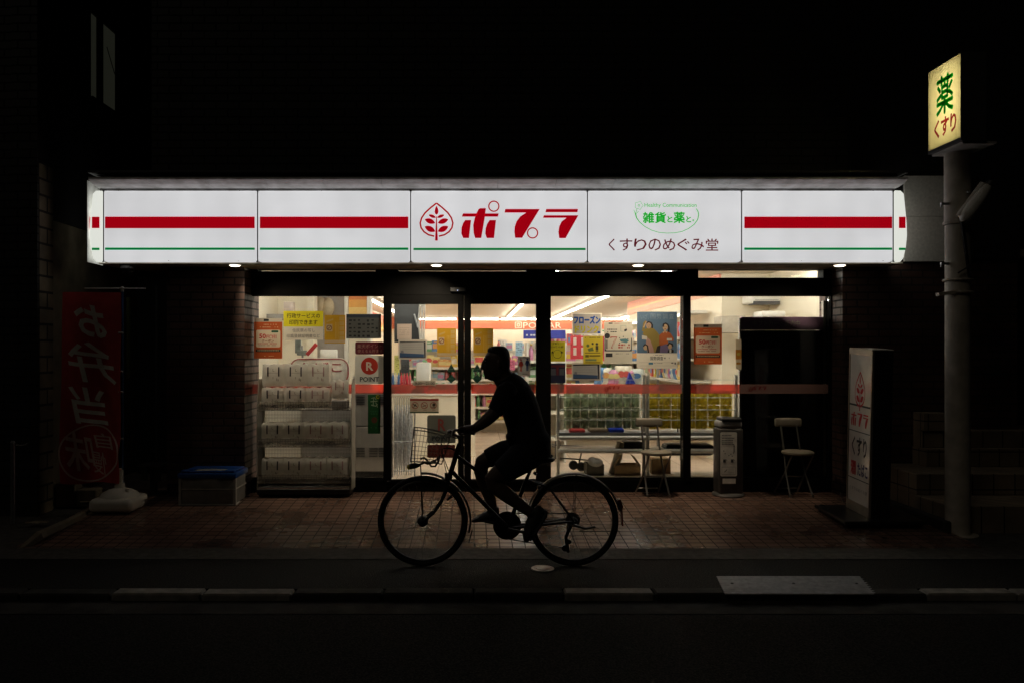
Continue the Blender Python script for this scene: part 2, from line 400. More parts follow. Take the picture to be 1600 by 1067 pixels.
# ---------------------------------------------------------------- ground
GY = 8.50                      # glass plane of the shop front
YP = 5.95                      # bicycle's track
def gz(y):                     # height of the ground along the depth
    if y < 5.26: return -0.045
    if y < 6.48: return 0.0
    return 0.111 * min(1.0, (y - 6.48) / 1.52)
def ground_strip(name, y0, y1, z0, z1, m, x0=-40, x1=40):
    g = MB(); g.mesh([(x0, y0, z0), (x1, y0, z0), (x1, y1, z1), (x0, y1, z1)], [(0, 1, 2, 3)]); return struct(g.build(name, m))
ground_strip("road", -30, 5.0, -0.052, -0.050, M['asphalt'])
ground_strip("gutter", 5.0, 5.26, -0.046, -0.044, M['kerbc'])
ground_strip("sidewalk", 5.38, 6.14, 0.0, 0.0, M['asphalt'])
ground_strip("concrete_strip", 6.14, 6.48, 0.003, 0.003, M['strip'])
g = MB(); xs = [-3.75, 4.15]
g.mesh([(xs[0], 6.48, 0.0), (xs[1], 6.48, 0.0), (xs[1], 8.0, .111), (xs[0], 8.0, .111), (xs[1], 9.6, .111), (xs[0], 9.6, .111)], [(0, 1, 2, 3), (3, 2, 4, 5)])
struct(g.build("tiled_forecourt", M['tile']))
g = MB(); g.mesh([(-40, 6.48, -.004), (-3.75, 6.48, -.004), (-3.75, 9.6, .10), (-40, 9.6, .10)], [(0, 1, 2, 3)])
g.mesh([(4.15, 6.48, -.002), (40, 6.48, -.002), (40, 9.6, .10), (4.15, 9.6, .10)], [(0, 1, 2, 3)])
struct(g.build("concrete_yard", M['strip']))
ground_strip("ground", 9.6, 60, .09, .09, M['darkwall'])
# kerb stones, a row of pieces with worn joints
g = MB(); g2 = MB(); x = -9.0; rr = random.Random(3)
while x < 9:
    (g2 if (-2.75 < x < -1.4 or .5 < x < 1.1 or x > 2.6) else g).box(x + .004, x + .596, 5.255 + rr.uniform(-.004, .004), 5.385, -.15, .004 + rr.uniform(-.003, .003), .012, 1); x += .6
struct(g.build("kerb", M['kerbc'])); struct(g2.build("kerb_top", M['palekerb']))
g = MB(); g.tube([P(30, 862, 6.5), P(60, 838, 6.62), P(110, 815, 7.2), P(150, 792, 7.7)], [.03, .045, .04, .03], 6)
struct(g.build("kerb_edge", M['plaster'], smooth=True))

# manhole, cover plate
o = MB(); o.lathe((P(848, 888.5, 5.86).x, 5.86, 0.002), [(.085, 0), (.085, .006), (.07, .007), (.066, .004), (.05, .004), (.046, .007), (.0, .007)])
mh = o.build("valve_cover", mat("worn_cast_metal", (0.30, 0.28, 0.25), 0.45, 0.6, var=0.3), smooth=False)
tag(mh, "small round metal valve cover set in the sidewalk below the rear wheel", "valve cover")
g = MB()
pl = [P(1120, 907.5, 5.52), P(1343, 907.5, 5.52), P(1366, 924.5, 5.22), P(1133, 926, 5.22)]
pl = [Vector((p.x, p.y, .045 if p.y > 5.4 else .012)) for p in pl]
g.prism(pl, (0, 0, -.006))
cpm = mat("galvanised_plate", (0.40, 0.40, 0.41), 0.5, 0.35, var=0.3, scale=25)
cp = g.build("ramp_plate", cpm)
tag(cp, "galvanised chequered steel ramp plate laid over the kerb", "ramp plate")
g = MB()
ux = (pl[1] - pl[0]) / 54; uy = (pl[3] - pl[0]) / 9
for i in range(54):
    for j in range(9):
        c = pl[0] + ux * (i + .5) + uy * (j + .5) + Vector((0, 0, .002)); s = 1 if (i + j) % 2 else -1
        d = Vector((.012, .010 * s, -.003 * s * .4)); e = Vector((.003, -.004 * s, 0))
        g.poly([c - d - e, c + d * .0 - e * 2, c + d - e, c + d + e, c + e * 2, c - d + e])
g.build("raised_tread", cpm, cp, kind="stuff")
for q in (.08, .5, .93):
    g = MB(); g.lathe(pl[0].lerp(pl[1], q) + (pl[3] - pl[0]) * .45 + Vector((0, 0, .003)), [(.011, 0), (.008, .005), (.0, .006)], 10)
    g.build("bolt", M['dgrey'], cp)

# ---------------------------------------------------------------- the shop building
shop = thing("convenience_store", "dark brick convenience store with lit glass front under a long sign", "store", (0.6, GY, .111))
def bpart(name, m, f, parent=shop, **k):
    g = MB(); f(g); return g.build(name, m, parent, **k)
XL, XR = -2.36, 3.80
WZ = lambda py: P(0, py, GY).z
WX = lambda px: P(px, 0, GY).x
bpart("brick_wing", M['brick'], lambda g: g.box(-3.16, XL, 8.2, 8.75, -.05, 2.9))
bpart("brick_wing", M['brick'], lambda g: g.box(XR, 5.6, 8.2, 8.75, -.05, 2.9))
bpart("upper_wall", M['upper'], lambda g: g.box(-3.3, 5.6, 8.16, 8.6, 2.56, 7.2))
bpart("roof", M['darkwall'], lambda g: g.box(-3.5, 5.7, 8.0, 26, 7.2, 7.4))
bpart("soffit", M['soffit'], lambda g: g.box(-3.72, 4.26, 7.9, 8.56, 2.468, 2.486))
HT = 461.5
def lintel(g):
    g.box(XL, XR, GY - .05, GY + .1, WZ(HT), WZ(435))              # header over the windows
    g.box(WX(392), WX(860), GY - .045, GY + .09, WZ(435), WZ(425)); g.box(WX(860), WX(1078), GY - .045, GY + .09, WZ(435), WZ(425))
    g.box(XL, XR, GY - .04, GY + .09, 2.466, 2.56)
    for a, b in ((386, 405), (588, 623), (822, 868), (1056, 1089), (1283, 1300)):
        g.box(WX(a), WX(b), GY - .055, GY + .09, WZ(435) - .002, 2.466)
bpart("header_frame", M['frame'], lintel)
bpart("sill", M['frame'], lambda g: (g.box(XL, WX(605), GY - .05, GY + .1, .10, WZ(748)), g.box(WX(849), XR, GY - .05, GY + .1, .10, WZ(748)),
                                      g.box(WX(605), WX(849), GY - .03, GY + .1, .10, WZ(752))))
for a, b in ((388, 394), (600, 611), (838, 860), (1066, 1077), (1294.5, 1302)):
    bpart("mullion", M['frame'], lambda g: g.box(WX(a), WX(b), GY - .06, GY + .08, WZ(749), WZ(HT) + .002))
GH = .004
for a, b in ((394, 600), (860, 1066), (1077, 1294.5)):
    wf = bpart("window", M['frame'], lambda g: (g.box(WX(a), WX(b), GY - .02, GY + .05, WZ(748), WZ(748) + .016), g.box(WX(a), WX(b), GY - .02, GY + .05, WZ(HT) - .010, WZ(HT))))
    bpart("pane", M['glass'], lambda g: g.box(WX(a) + .001, WX(b) - .001, GY, GY + .008, WZ(748) + .016, WZ(HT) - .010), wf)
for a, b in ((405, 588), (623, 822), (868, 1056)):
    bpart("transom_pane", M['glass'], lambda g: g.box(WX(a), WX(b), GY, GY + .006, WZ(425), 2.466))
bpart("transom_pane", M['glass'], lambda g: g.box(WX(1089), WX(1283), GY, GY + .006, WZ(435), 2.466))
def door(x0, x1, xa, xb):
    d = bpart("sliding_door", M['frame'], lambda g: (g.box(WX(x0), WX(xa), GY - .045, GY + .02, WZ(752), WZ(HT)), g.box(WX(xb), WX(x1), GY - .045, GY + .02, WZ(752), WZ(HT)),
        g.box(WX(xa), WX(xb), GY - .044, GY + .02, WZ(475.5), WZ(HT)), g.box(WX(xa), WX(xb), GY - .044, GY + .02, WZ(752), WZ(748))))
    bpart("pane", M['glass'], lambda g: g.box(WX(xa), WX(xb), GY - .004, GY + .004, WZ(748), WZ(475.5)), d)
door(611.1, 725, 611.6, 715.5); door(725.2, 837.9, 736, 837.4)
se = MB(); se.xbox(Matrix.Translation(P(716, 453, GY - .075)), .17, .05, .05, .008); se = se.build("door_sensor", M['black'], shop)
se2 = MB(); se2.ellipsoid(P(715, 454, GY - .10), .006, .004, .006); se2.build("indicator_light", emis("indicator_blue", (.5, .6, 1), 0.8), se)
# interior shell
BY = 24.0
bpart("floor", M['floorp'], lambda g: g.box(-9, 10, GY + .1, BY + .2, .06, .118))
bpart("ceiling", M['ceilp'], lambda g: g.box(-9, 10, GY + .1, BY + .2, 2.62, 2.70))
bpart("back_wall", M['cream'], lambda g: g.box(-9, 10, BY, BY + .2, .118, 2.62))
LW = -2.55                                                          # left room wall
bpart("side_wall", M['cream'], lambda g: (g.box(LW - .2, LW, GY + .1, 10.6, .118, 2.62), g.box(LW, -2.17, 10.4, 10.6, .118, 2.62), g.box(-2.17, -2.08, 10.35, 10.6, .118, 2.62)))
bpart("side_wall", M['cream'], lambda g: (g.box(-2.7, -2.5, 10.6, BY, .118, 2.62)))
bpart("side_wall", M['cream'], lambda g: (g.box(3.27, 3.47, 10.5, 16.8, .118, 2.62), g.box(3.47, 3.95, 10.5, 10.7, .118, 2.62), g.box(3.90, 4.1, GY + .1, 10.5, .118, 2.62)))
bpart("side_wall", M['cream'], lambda g: g.box(7.5, 7.7, 16.8, BY, .118, 2.62))
bpart("wall_panel", mat("grey_partition", (.42, .38, .34), .7, var=.05), lambda g: g.box(-2.25, -1.77, 11.0, 11.05, .118, 2.62))
bpart("square_column", M['white'], lambda g: g.box(-1.77, -1.72, 10.9, 11.1, .118, 2.62))
# coloured bands under the ceiling
BC = [(0, .35, (.62, .13, .05)), (.35, .6, (.72, .24, .07)), (.6, .8, (.85, .42, .10)), (.8, 1, (.9, .62, .22))]
def band(f, z0, z1):
    for a, b, c in BC:
        g = MB(); f(g, z1 - (z1 - z0) * b, z1 - (z1 - z0) * a); g.build("colour_band", mat("band_paint", c, .6, var=.05), shop)
BR = [(0, .5, (.72, .20, .09)), (.5, 1, (.62, .16, .08))]
for a, b, c in BR:
    g = MB(); z1, z0 = 2.62, 2.27; g.box(-2.5, 7.5, BY - .03, BY - .001, z1 - (z1 - z0) * b, z1 - (z1 - z0) * a); g.build("colour_band", mat("band_paint", c, .6, var=.05), shop)
for a, b, c in [(0, .22, (.75, .33, .25)), (.22, .5, (.80, .38, .25)), (.5, .62, (.86, .55, .28)), (.62, 1, (.80, .45, .33))]:
    g = MB(); z1, z0 = 2.62, 2.36; g.box(3.245, 3.269, 10.52, 16.8, z1 - (z1 - z0) * b, z1 - (z1 - z0) * a); g.build("colour_band", mat("band_paint", c, .6, var=.05), shop)
band(lambda g, a, b: g.box(-1.717, -1.461, 10.95, 11.0, a, b), 2.10, 2.62)
g = MB(); g.box(-1.717, -1.461, 10.95, 11.0, 2.04, 2.098); g.build("colour_band", M['cream'], shop)
bpart("partition", M['cream'], lambda g: g.box(-1.717, -1.461, 10.96, 11.1, .118, 2.04))
bpart("square_column", M['white'], lambda g: g.box(-1.461, -1.41, 10.9, 11.1, .118, 2.62))
band(lambda g, a, b: g.box(-2.49, -2.44, 11.5, 23.9, a, b), 2.15, 2.55)
# lettering on the far band
g = MB(); g.ptext("POPLAR", 817.5, 504, 877, 513.2, BY - .04); g.pround(804.5, 503.2, 815.5, 513, 1.2, BY - .036)
g.build("lettering", emis("lit_lettering", (1.0, .80, .62), .55), shop)
g = MB(); g.pround(805.6, 504.2, 814.4, 512, .8, BY - .041); g.build("lettering_badge", mat("band_paint", (.70, .22, .10), .6, var=.05), shop)
g = MB(); g.pring(810, 508, 1.6, 2.8, BY - .044, 14); g.build("lettering", emis("lit_lettering", (1.0, .80, .62), .55), shop)

# red film along the glass and its little logos
redfilm = film("red_film", (.92, .08, .055), (.46, .27, .23), .36)
for a, b in ((394.5, 599.5), (612, 715), (736.4, 837), (860.5, 1065.5), (1077.5, 1294)):
    g = MB(); g.prect(a, 600, b, 614.5, GY - .006); g.build("red_stripe", redfilm, shop)

# ---------------------------------------------------------------- the poplar logo, in logo units
def LG(ox, oy, k):
    return lambda pts: [(ox + x * k, oy + y * k) for x, y in pts]
HO = [[(460, 160), (590, 160), (574, 188), (450, 188)], [(648, 160), (768, 160), (762, 188), (640, 188)],
      [(658, 115), (645, 215), (618, 372), (565, 372), (552, 330), (548, 260), (560, 205), (578, 155), (595, 122), (610, 115)],
      [(480, 217), (530, 217), (512, 372), (462, 372), (446, 335), (447, 285), (460, 245)],
      [(690, 217), (745, 217), (728, 372), (665, 372), (652, 335), (655, 290), (668, 250)]]
FU = [[(825, 122), (1122, 122), (970, 370), (910, 370), (903, 320), (906, 275), (922, 228), (955, 185), (1005, 153), (818, 153)]]
RA = [[(1178, 122), (1452, 122), (1446, 150), (1170, 150)],
      [(1157, 176), (1455, 176), (1345, 373), (1290, 373), (1282, 320), (1290, 270), (1310, 230), (1352, 198), (1150, 198)]]
def leafshape(x0, y0, x1, y1, wd, n=8):
    a, b = Vector((x0, y0)), Vector((x1, y1)); t = b - a; nr = Vector((-t.y, t.x)).normalized()
    up = [a + t * (i / n) + nr * wd * math.sin(math.pi * i / n) ** .8 for i in range(n + 1)]
    dn = [a + t * (i / n) - nr * wd * math.sin(math.pi * i / n) ** .8 for i in range(n - 1, 0, -1)]
    return [(p.x, p.y) for p in up + dn]
def logo_letters(g, ox, oy, k, Y):
    T = LG(ox, oy, k)
    for q in HO + FU + RA: g.ppoly(T(q), Y)
    for cx, cy in ((726, 98), (1060, 328)):
        (px, py), = T([(cx, cy)]); g.pring(px, py, 38 * k, 49 * k, Y)
def logo_tree(g, ox, oy, k, Y, kx=1.0):
    T = lambda pts: [(ox + (x - 232) * k * kx, oy + y * k) for x, y in pts]
    L = [(232, 71), (185, 108), (135, 153), (104, 198), (91, 242), (99, 283), (124, 318), (163, 344), (212, 356)]
    g.pstroke(T(L), 14 * k * (kx + 1) / 2, Y); g.pstroke(T([(464 - x, y) for x, y in L]), 14 * k * (kx + 1) / 2, Y)
    g.ppoly(T([(229, 185), (235, 185), (243, 394), (219, 394)]), Y + .0004)
    g.ppoly(T([(232, 93), (244, 118), (249, 143), (244, 162), (232, 171), (220, 162), (215, 143), (220, 118)]), Y)
    for x0, y0, x1, y1, wd in ((228, 196, 163, 172, 13), (221, 243, 130, 210, 22), (221, 316, 130, 272, 24)):
        for sx in (1, -1):
            pts = leafshape(x0, y0, x1, y1, wd); pts = pts if sx == 1 else [(464 - a, b) for a, b in pts]
            g.ppoly(T(pts), Y)

# ---------------------------------------------------------------- the long lit sign
SY = 7.84
sg = thing("lightbox_sign", "long white backlit fascia sign with red stripe over the glass front", "sign", (0.2, SY, 2.47))
SX = lambda px: P(px, 0, SY).x
SZ = lambda py: P(0, py, SY).z
def spart(name, m, f, parent=sg, **k):
    g = MB(); f(g); return g.build(name, m, parent, **k)
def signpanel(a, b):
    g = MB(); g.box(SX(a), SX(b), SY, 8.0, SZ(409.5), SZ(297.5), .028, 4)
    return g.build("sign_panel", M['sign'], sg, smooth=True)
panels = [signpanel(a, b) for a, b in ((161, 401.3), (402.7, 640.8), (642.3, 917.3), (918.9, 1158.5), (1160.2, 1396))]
ED = [(161, 298), (150, 298.5), (145.5, 303), (143, 325), (140.5, 350), (140, 368), (142, 388), (146, 404), (150.5, 409.5), (161, 410)]
def endcap(pts):
    g = MB(); v = [P(x, y, SY + .012) for x, y in pts]; v = [Vector((p.x, SY + .012, p.z)) for p in v]
    N = len(v); c = sum(v, Vector()) / N
    fr = [Vector((c.x + (p.x - c.x) * .90, SY + .004, c.z + (p.z - c.z) * .975)) for p in v]
    g.poly(fr)
    for i in range(N):
        j = (i + 1) % N; g.poly([fr[i], fr[j], v[j], v[i]]); g.poly([v[i], v[j], v[j] + Vector((0, .34, 0)), v[i] + Vector((0, .34, 0))])
    return g.build("end_cap", M['signend'], sg)
e1 = endcap(ED); e2 = endcap([(1557.2 - x, y) for x, y in ED])
def stripe(parent, a, b, y0, y1, m, Y=SY - .003):
    g = MB(); g.prect(a, y0, b, y1, Y); g.build("red_stripe" if m == M['signred'] else "green_stripe", m, parent)
for i, (a, b) in ((0, (164, 398)), (1, (406, 638)), (4, (1163, 1394))):
    stripe(panels[i], a, b, 339, 357.2, M['signred']); stripe(panels[i], a, b, 387.3, 391, M['signgreen'])
stripe(panels[2], 646, 915, 387.8, 391.4, M['signgreen'])
for e, (a, b) in ((e1, (143.5, 155.5)), (e2, (1404.5, 1415))):
    stripe(e, a, b, 339.2, 357, M['signred'], SY - .001); stripe(e, a, b, 387.5, 391.3, M['signgreen'], SY - .001)
for e, xx in ((e1, 138.6), (e2, 1418.9)):
    g = MB(); x = SX(xx + (1 if xx < 700 else -1) * .6); s = -1 if xx < 700 else 1
    g.poly([(x + s * .004, SY + .03, SZ(339)), (x + s * .004, SY + .12, SZ(339)), (x + s * .004, SY + .12, SZ(357)), (x + s * .004, SY + .03, SZ(357))]); g.build("red_stripe", M['signred'], e)
for x in (161.2, 402, 641.5, 918.1, 1159.3, 1396.3): spart("joint_trim", mat("sign_joint", (.5, .5, .5), .4), lambda g: g.box(SX(x) - .005, SX(x) + .005, SY + .006, SY + .1, SZ(409), SZ(298)))
flash = mat("weathered_flashing", (.88, .87, .83), .5, var=.4, scale=7)
FLX0, FLX1 = P(137.5, 0, 7.6).x, P(1419, 0, 7.6).x
def flashing(g):
    pr = [(8.1, 3.20), (7.85, 3.197), (7.76, 3.200), (7.68, 3.212), (7.62, 3.232), (7.60, 3.242), (7.60, 3.262), (8.1, 3.30)]
    n = 14
    for i in range(n):
        a, b = FLX0 + (FLX1 - FLX0) * i / n, FLX0 + (FLX1 - FLX0) * (i + 1) / n
        g.prism([Vector((a + .0015, y, z)) for y, z in pr], (b - a - .003, 0, 0))
    g.box(FLX0, FLX1, 7.84, 7.86, 3.178, 3.196)
spart("flashing", flash, flashing)
spart("end_plate", flash, lambda g: g.box(SX(137.3) - .006, SX(137.3), 7.83, 8.16, SZ(410), 3.28))
spart("flashing_cap", M['dgrey'], lambda g: g.box(FLX0 - .005, FLX1 + .005, 7.59, 8.1, 3.301, 3.325, .004, 1))
spart("backing_box", M['grey'], lambda g: g.box(SX(150), SX(1408), 8.0, 8.17, 2.482, 3.19))
rn = random.Random(12); g = MB()
for x in (161.3, 402, 641.5, 918, 1159.3, 1396.2):
    for (ya, yb, wd) in ((297.2, 300.5, 2.6), (410, 406.8, 2.0)):
        g.ppoly([(x - wd, ya), (x - wd * .4, (ya + yb) / 2), (x - .4, yb), (x + .4, yb), (x + wd * .5, (ya + yb) / 2 - .2), (x + wd, ya)], SY - .002)
for k in range(26):
    x = rn.uniform(150, 1400); q = rn.uniform(.35, .9); g.pdisc(x, rn.choice([rn.uniform(297.5, 299), rn.uniform(408, 409.4)]), q, SY - .0018, 7, q * .7)
g.build("seam_grime", mat("seam_grime", (.05, .045, .04), .9), sg, kind="stuff")
g = MB(); logo_letters(g, 640, 305, 1 / 5.517, SY - .003); g.build("lettering", M['signred'], panels[2])
g = MB(); logo_tree(g, 640 + 232 / 5.517, 305, 1 / 5.517, SY - .003); g.build("tree_emblem", M['signred'], panels[2])
# pharmacy panel: crop origin 970,300, 9.41 px per px
C4 = lambda pts: [(970 + x / 9.412, 300 + y / 9.412) for x, y in pts]
g = MB()
arc = [(1110, 250), (1135, 290), (1145, 340), (1130, 410), (1080, 480), (1000, 540), (900, 585), (800, 604), (680, 609), (560, 598), (450, 565), (350, 510), (275, 445), (232, 385), (215, 320)]
g.pstroke(C4(arc), [1.2, 1.3, 1.3, 1.2, 1.1, 1, .9, .8, .8, .8, .9, 1.0, 1.2, 1.5, 1.8], SY - .003)
g.pstroke(C4([(190, 265), (210, 320)]), .7, SY - .0034); g.pstroke(C4([(262, 290), (222, 325)]), .7, SY - .0034); g.pstroke(C4([(240, 250), (216, 318)]), .8, SY - .0038)
g.pstroke(C4([(266 + (54 + 8 * math.cos(5 * a)) * math.cos(a), 202 + (54 + 8 * math.cos(5 * a)) * math.sin(a)) for a in [2 * math.pi * k / 40 for k in range(40)]]), .55, SY - .003, True)
g.pring(970 + 266 / 9.412, 300 + 202 / 9.412, 1.1, 1.75, SY - .003)
g.ptext("Healthy Communication", 1007, 317.5, 1088.5, 326, SY - .003, .004)
g.pbold("雑貨", 1004.7, 332.2, 1040.3, 348.8, SY - .003, .55); g.ptext("と", 1042.5, 338, 1051, 348, SY - .003, .03)
g.pbold("薬", 1052.8, 331.8, 1069.8, 348.8, SY - .003, .55); g.ptext("と", 1072, 338, 1080, 348, SY - .003, .03)
g.pring(1083.3, 344.8, .6, 1.5, SY - .003, 14)
g.build("lettering", M['signlime'], panels[3])
g = MB()
for i, ch in enumerate("くすりのめぐみ堂"):
    x = 946 + i * 22.4; q = 5 if ch == "く" else 0
    g.pbold(ch, x + q, 373.5, x + 19.5 - q, 392, SY - .003, .22)
g.build("lettering", M['signmaroon'], panels[3])

# downlights, camera and side panel
DY = 7.96
for i, (px, lab) in enumerate(((367, "small round downlight under the sign beside the brick pillar and crate"), (682, "small round downlight under the sign over the sliding doors"),
                               (997, "small round downlight under the sign over the folding chair and posters"), (1312, "small round downlight under the sign over the standing sign's brick pillar"))):
    p = P(px, 415.2, DY); z = 2.468
    t = thing("downlight", lab, "downlight", (p.x, DY, z), "downlights in the sign's underside")
    g = MB(); g.lathe((p.x, DY, z - .012), [(.062, .012), (.062, .002), (.055, 0), (.05, .004)], 20); g.build("trim_ring", M['white'], t)
    g = MB(); g.lathe((p.x, DY, z - .022), [(.0, 0), (.040, .002), (.054, .010), (.056, .022)], 20)
    g.build("lamp_face", emis("downlight_glow", (1.0, .88, .66), 6.0), t)
    ld = bpy.data.lights.new("downlight_beam", 'SPOT'); ld.energy = DOWN_W[i]; ld.color = (1.0, .84, .62); ld.spot_size = R(116 if i in (1, 2) else 92); ld.spot_blend = .7 if i in (1, 2) else 1.0; ld.shadow_soft_size = .045
    lo = bpy.data.objects.new("downlight_beam", ld); COL.objects.link(lo); lo.parent = t; lo.location = (0, 0, -.03); lo.rotation_euler = Vector(((.62, .40, -.8), (-.25, .5, -.85), (0, .5, -.87), (-.55, .35, -.8))[i]).to_track_quat('-Z', 'Y').to_euler()
cp_ = P(200, 412, 8.0); t = thing("security_camera", "white dome security camera hanging under the sign's end", "camera", (cp_.x, 8.0, 2.468))
g = MB(); g.lathe((cp_.x, 8.0, 2.468), [(.075, 0), (.075, -.04), (.06, -.05)]); g.build("mount", M['grey'], t)
g = MB(); g.lathe((cp_.x, 8.0, 2.417), [(.058, 0), (.054, -.025), (.035, -.048), (0, -.056)], 20); g.build("dome", M['black'], t, smooth=True)
t = thing("fascia_panel", "grey cement fascia panels beside the lit sign and the pole", "panel", (4.9, 8.14, 2.5))
cem = mat("cement_board", (.64, .61, .55), .8, var=.14, scale=40)
x0 = P(1413, 0, 8.12).x
for a, b in ((409, 338.7), (338.2, 275)):
    g = MB(); g.box(x0, x0 + .62, 8.12, 8.14, P(0, a, 8.12).z, P(0, b, 8.12).z, .003, 1); g.build("board", cem, t)
g = MB(); g.box(x0, x0 + .62, 8.141, 8.158, P(0, 409, 8.12).z, P(0, 275, 8.12).z); g.build("backing", M['dgrey'], t)
# ---------------------------------------------------------------- neighbours
nb = thing("neighbour_house", "dark neighbour house with pale block corner and a dim frosted upper window", "house", (-6, 8.5, 0))
NX = -4.15
bpart("front_wall", M['upper'], lambda g: (g.box(-12, NX - .25, 7.60, 12, -.1, 7.5), g.box(NX - .25, NX - .004, 7.58, 7.607, -.1, 7.5)), nb)  # thin dark sheet on the corner's front puts its shade into the colour
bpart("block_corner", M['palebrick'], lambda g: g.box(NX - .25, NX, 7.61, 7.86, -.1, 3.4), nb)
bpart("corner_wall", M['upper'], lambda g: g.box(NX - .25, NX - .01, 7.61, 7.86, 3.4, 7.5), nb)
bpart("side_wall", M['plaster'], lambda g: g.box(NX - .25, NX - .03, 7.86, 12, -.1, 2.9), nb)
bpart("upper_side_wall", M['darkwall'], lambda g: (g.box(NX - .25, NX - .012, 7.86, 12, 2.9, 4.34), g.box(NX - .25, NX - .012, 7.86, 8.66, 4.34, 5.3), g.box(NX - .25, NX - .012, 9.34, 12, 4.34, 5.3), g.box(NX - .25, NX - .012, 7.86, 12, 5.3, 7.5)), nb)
wf = bpart("window", M['frame'], lambda g: (g.box(NX - .03, NX + .01, 8.66, 9.34, 4.34, 4.375), g.box(NX - .03, NX + .012, 8.84, 8.90, 4.375, 5.3), g.box(NX - .03, NX + .01, 9.30, 9.34, 4.375, 5.3)), nb)
bpart("pane", emis("dim_frosted_pane", (.75, .78, .55), .012), lambda g: (g.box(NX - .05, NX - .04, 8.66, 8.84, 4.37, 5.3), g.box(NX - .05, NX - .04, 8.90, 9.30, 4.37, 5.3)), wf)
g = MB(); g.tube([(NX + .05, 8.9, 5.0), (NX + .05, 9.08, 4.78), (NX + .05, 9.3, 4.6)], .005, 5); g.build("cable", M['black'], nb)
# passage between the two buildings
ps = thing("side_passage_door", "dark steel door at the end of the side passage behind the banner", "door", (-3.6, 9.7, .1))
bpart("door_leaf", M['dgrey'], lambda g: g.box(-4.1, -3.2, 9.7, 9.75, .1, 2.5), ps)
bpart("door_frame", M['steel'], lambda g: (g.box(-3.86, -3.845, 9.66, 9.69, .15, 2.4)), ps)
dp = MB(); dp.tube([P(201, 465, 8.5), P(201, 590, 8.5)], .024, 10); dp = dp.build("drainpipe", mat("green_pipe", (.10, .13, .03), .5), None, smooth=True)
tag(dp, "short dull green pipe on the passage wall beside the banner pole", "pipe")
nr = thing("neighbour_building", "dark building with stairs beyond the grey sign pole", "building", (8, 8.6, 0))
bpart("front_wall", M['upper'], lambda g: g.box(5.6, 14, 8.7, 12, -.1, 7.5), nr)
bpart("door_recess", M['dgrey'], lambda g: g.box(6.2, 7.2, 8.66, 8.7, .9, 3.0), nr)
st = thing("entrance_stairs", "stone clad entrance stairs rising behind the sign pole", "stairs", (5.5, 7.5, 0))
stm = brick_mat("stair_tile", (.28, .22, .15), (.24, .19, .13), (.03, .026, .02), .20, .30, .006, 0.0, 'XZ', .7, .6, .4)
bpart("step", stm, lambda g: g.box(4.17, 9, 6.96, 9.0, -.02, .25, .006, 1), st)
bpart("step", stm, lambda g: g.box(4.17, 9, 7.5, 9.0, .25, .45, .006, 1), st)
bpart("step", stm, lambda g: g.box(4.52, 9, 7.95, 9.0, .45, .63, .006, 1), st)
bpart("step", stm, lambda g: g.box(4.53, 9, 8.05, 9.0, .63, .80, .006, 1), st)
bpart("cheek_wall", stm, lambda g: (g.box(4.53, 4.78, 8.02, 8.9, .80, .98, .006, 1)), st)
bpart("kerb_stone", M['kerbc'], lambda g: g.box(4.08, 4.165, 6.9, 8.05, -.02, .13, .01, 1), st)

# ---------------------------------------------------------------- banner
bx = P(189, 0, 7.65).x
t = thing("banner_pole", "blue nobori banner pole standing in a white water base", "pole", (bx, 7.68, .07))
g = MB(); g.tube([(bx, 7.68, .2), (bx, 7.68, P(0, 455, 7.68).z)], .011, 10)
g.build("pole", mat("blue_pole", (.03, .08, .20), .4), t, smooth=True)
g = MB(); zt = P(0, 451, 7.66).z; g.tube([(P(132, 0, 7.66).x, 7.665, zt), (P(226, 0, 7.66).x, 7.68, zt)], .006, 6); g.lathe((bx, 7.68, zt - .03), [(.016, 0), (.016, .04), (.008, .05)], 10)
g.build("crossbar", M['wirew'], t)
g = MB()
for py in (520, 580, 612, 685):
    z = P(0, py, 7.66).z; g.tube([(bx - .03, 7.665, z), (bx + .016, 7.66, z)], .010, 6)
g.build("loop", M['offw'], t)
bc = P(187, 0, 7.66).x; zf = gz(7.66)
t2 = thing("water_weight", "white plastic water-filled base under the red banner", "base", (bc, 7.66, zf))
g = MB(); g.box(bc - .21, bc + .20, 7.45, 7.86, zf, zf + .13, .045, 3); g.build("tank", M['offw'], t2, smooth=True)
g = MB(); g.lathe((bc, 7.66, zf + .128), [(.18, 0), (.165, .03), (.10, .065), (.05, .08), (.045, .10), (.045, .13)], 28); g.build("dome", M['offw'], t2, smooth=True)
g = MB(); g.lathe((bc, 7.66, zf + .225), [(.03, 0), (.03, .10), (.034, .10), (.034, .15), (.022, .155), (.02, .17)], 16); g.build("socket", M['offw'], t2, smooth=True)
g = MB(); g.lathe((bc + .10, 7.60, zf + .175), [(.02, 0), (.02, .03), (0, .032)], 10); g.build("filler_cap", M['offw'], t2)
# cloth with folds: function of photo px keeps drawing and cloth together
def cloth(px, py, lift=0.0):
    u = (px - 98) / 90.0; v = (py - 457) / 298.0
    y = 7.64 - .035 * math.sin(u * 5.0 + v * 2.2) - .03 * math.sin(u * 9 - v * 7 + 1) * v + .05 * (1 - u) * v
    if u > .55: y -= .05 * max(0, 1 - abs((v - .45 - (u - .55) * .9) / .10)) * (u - .55) * 2
    x = (px - VX) / F * 7.64; z = CAMZ - (py - VY) / F * 7.64
    return Vector((x + .03 * v * (1 - u) * -1, y - lift, z - .012 * math.sin(u * 6) * v))
g = MB(); NU, NV = 30, 70; vs = []; fs = []
for j in range(NV + 1):
    for i in range(NU + 1): vs.append(cloth(98 + 90 * i / NU, 457 + 298 * j / NV))
for j in range(NV):
    for i in range(NU): a = j * (NU + 1) + i; fs.append((a, a + 1, a + NU + 2, a + NU + 1))
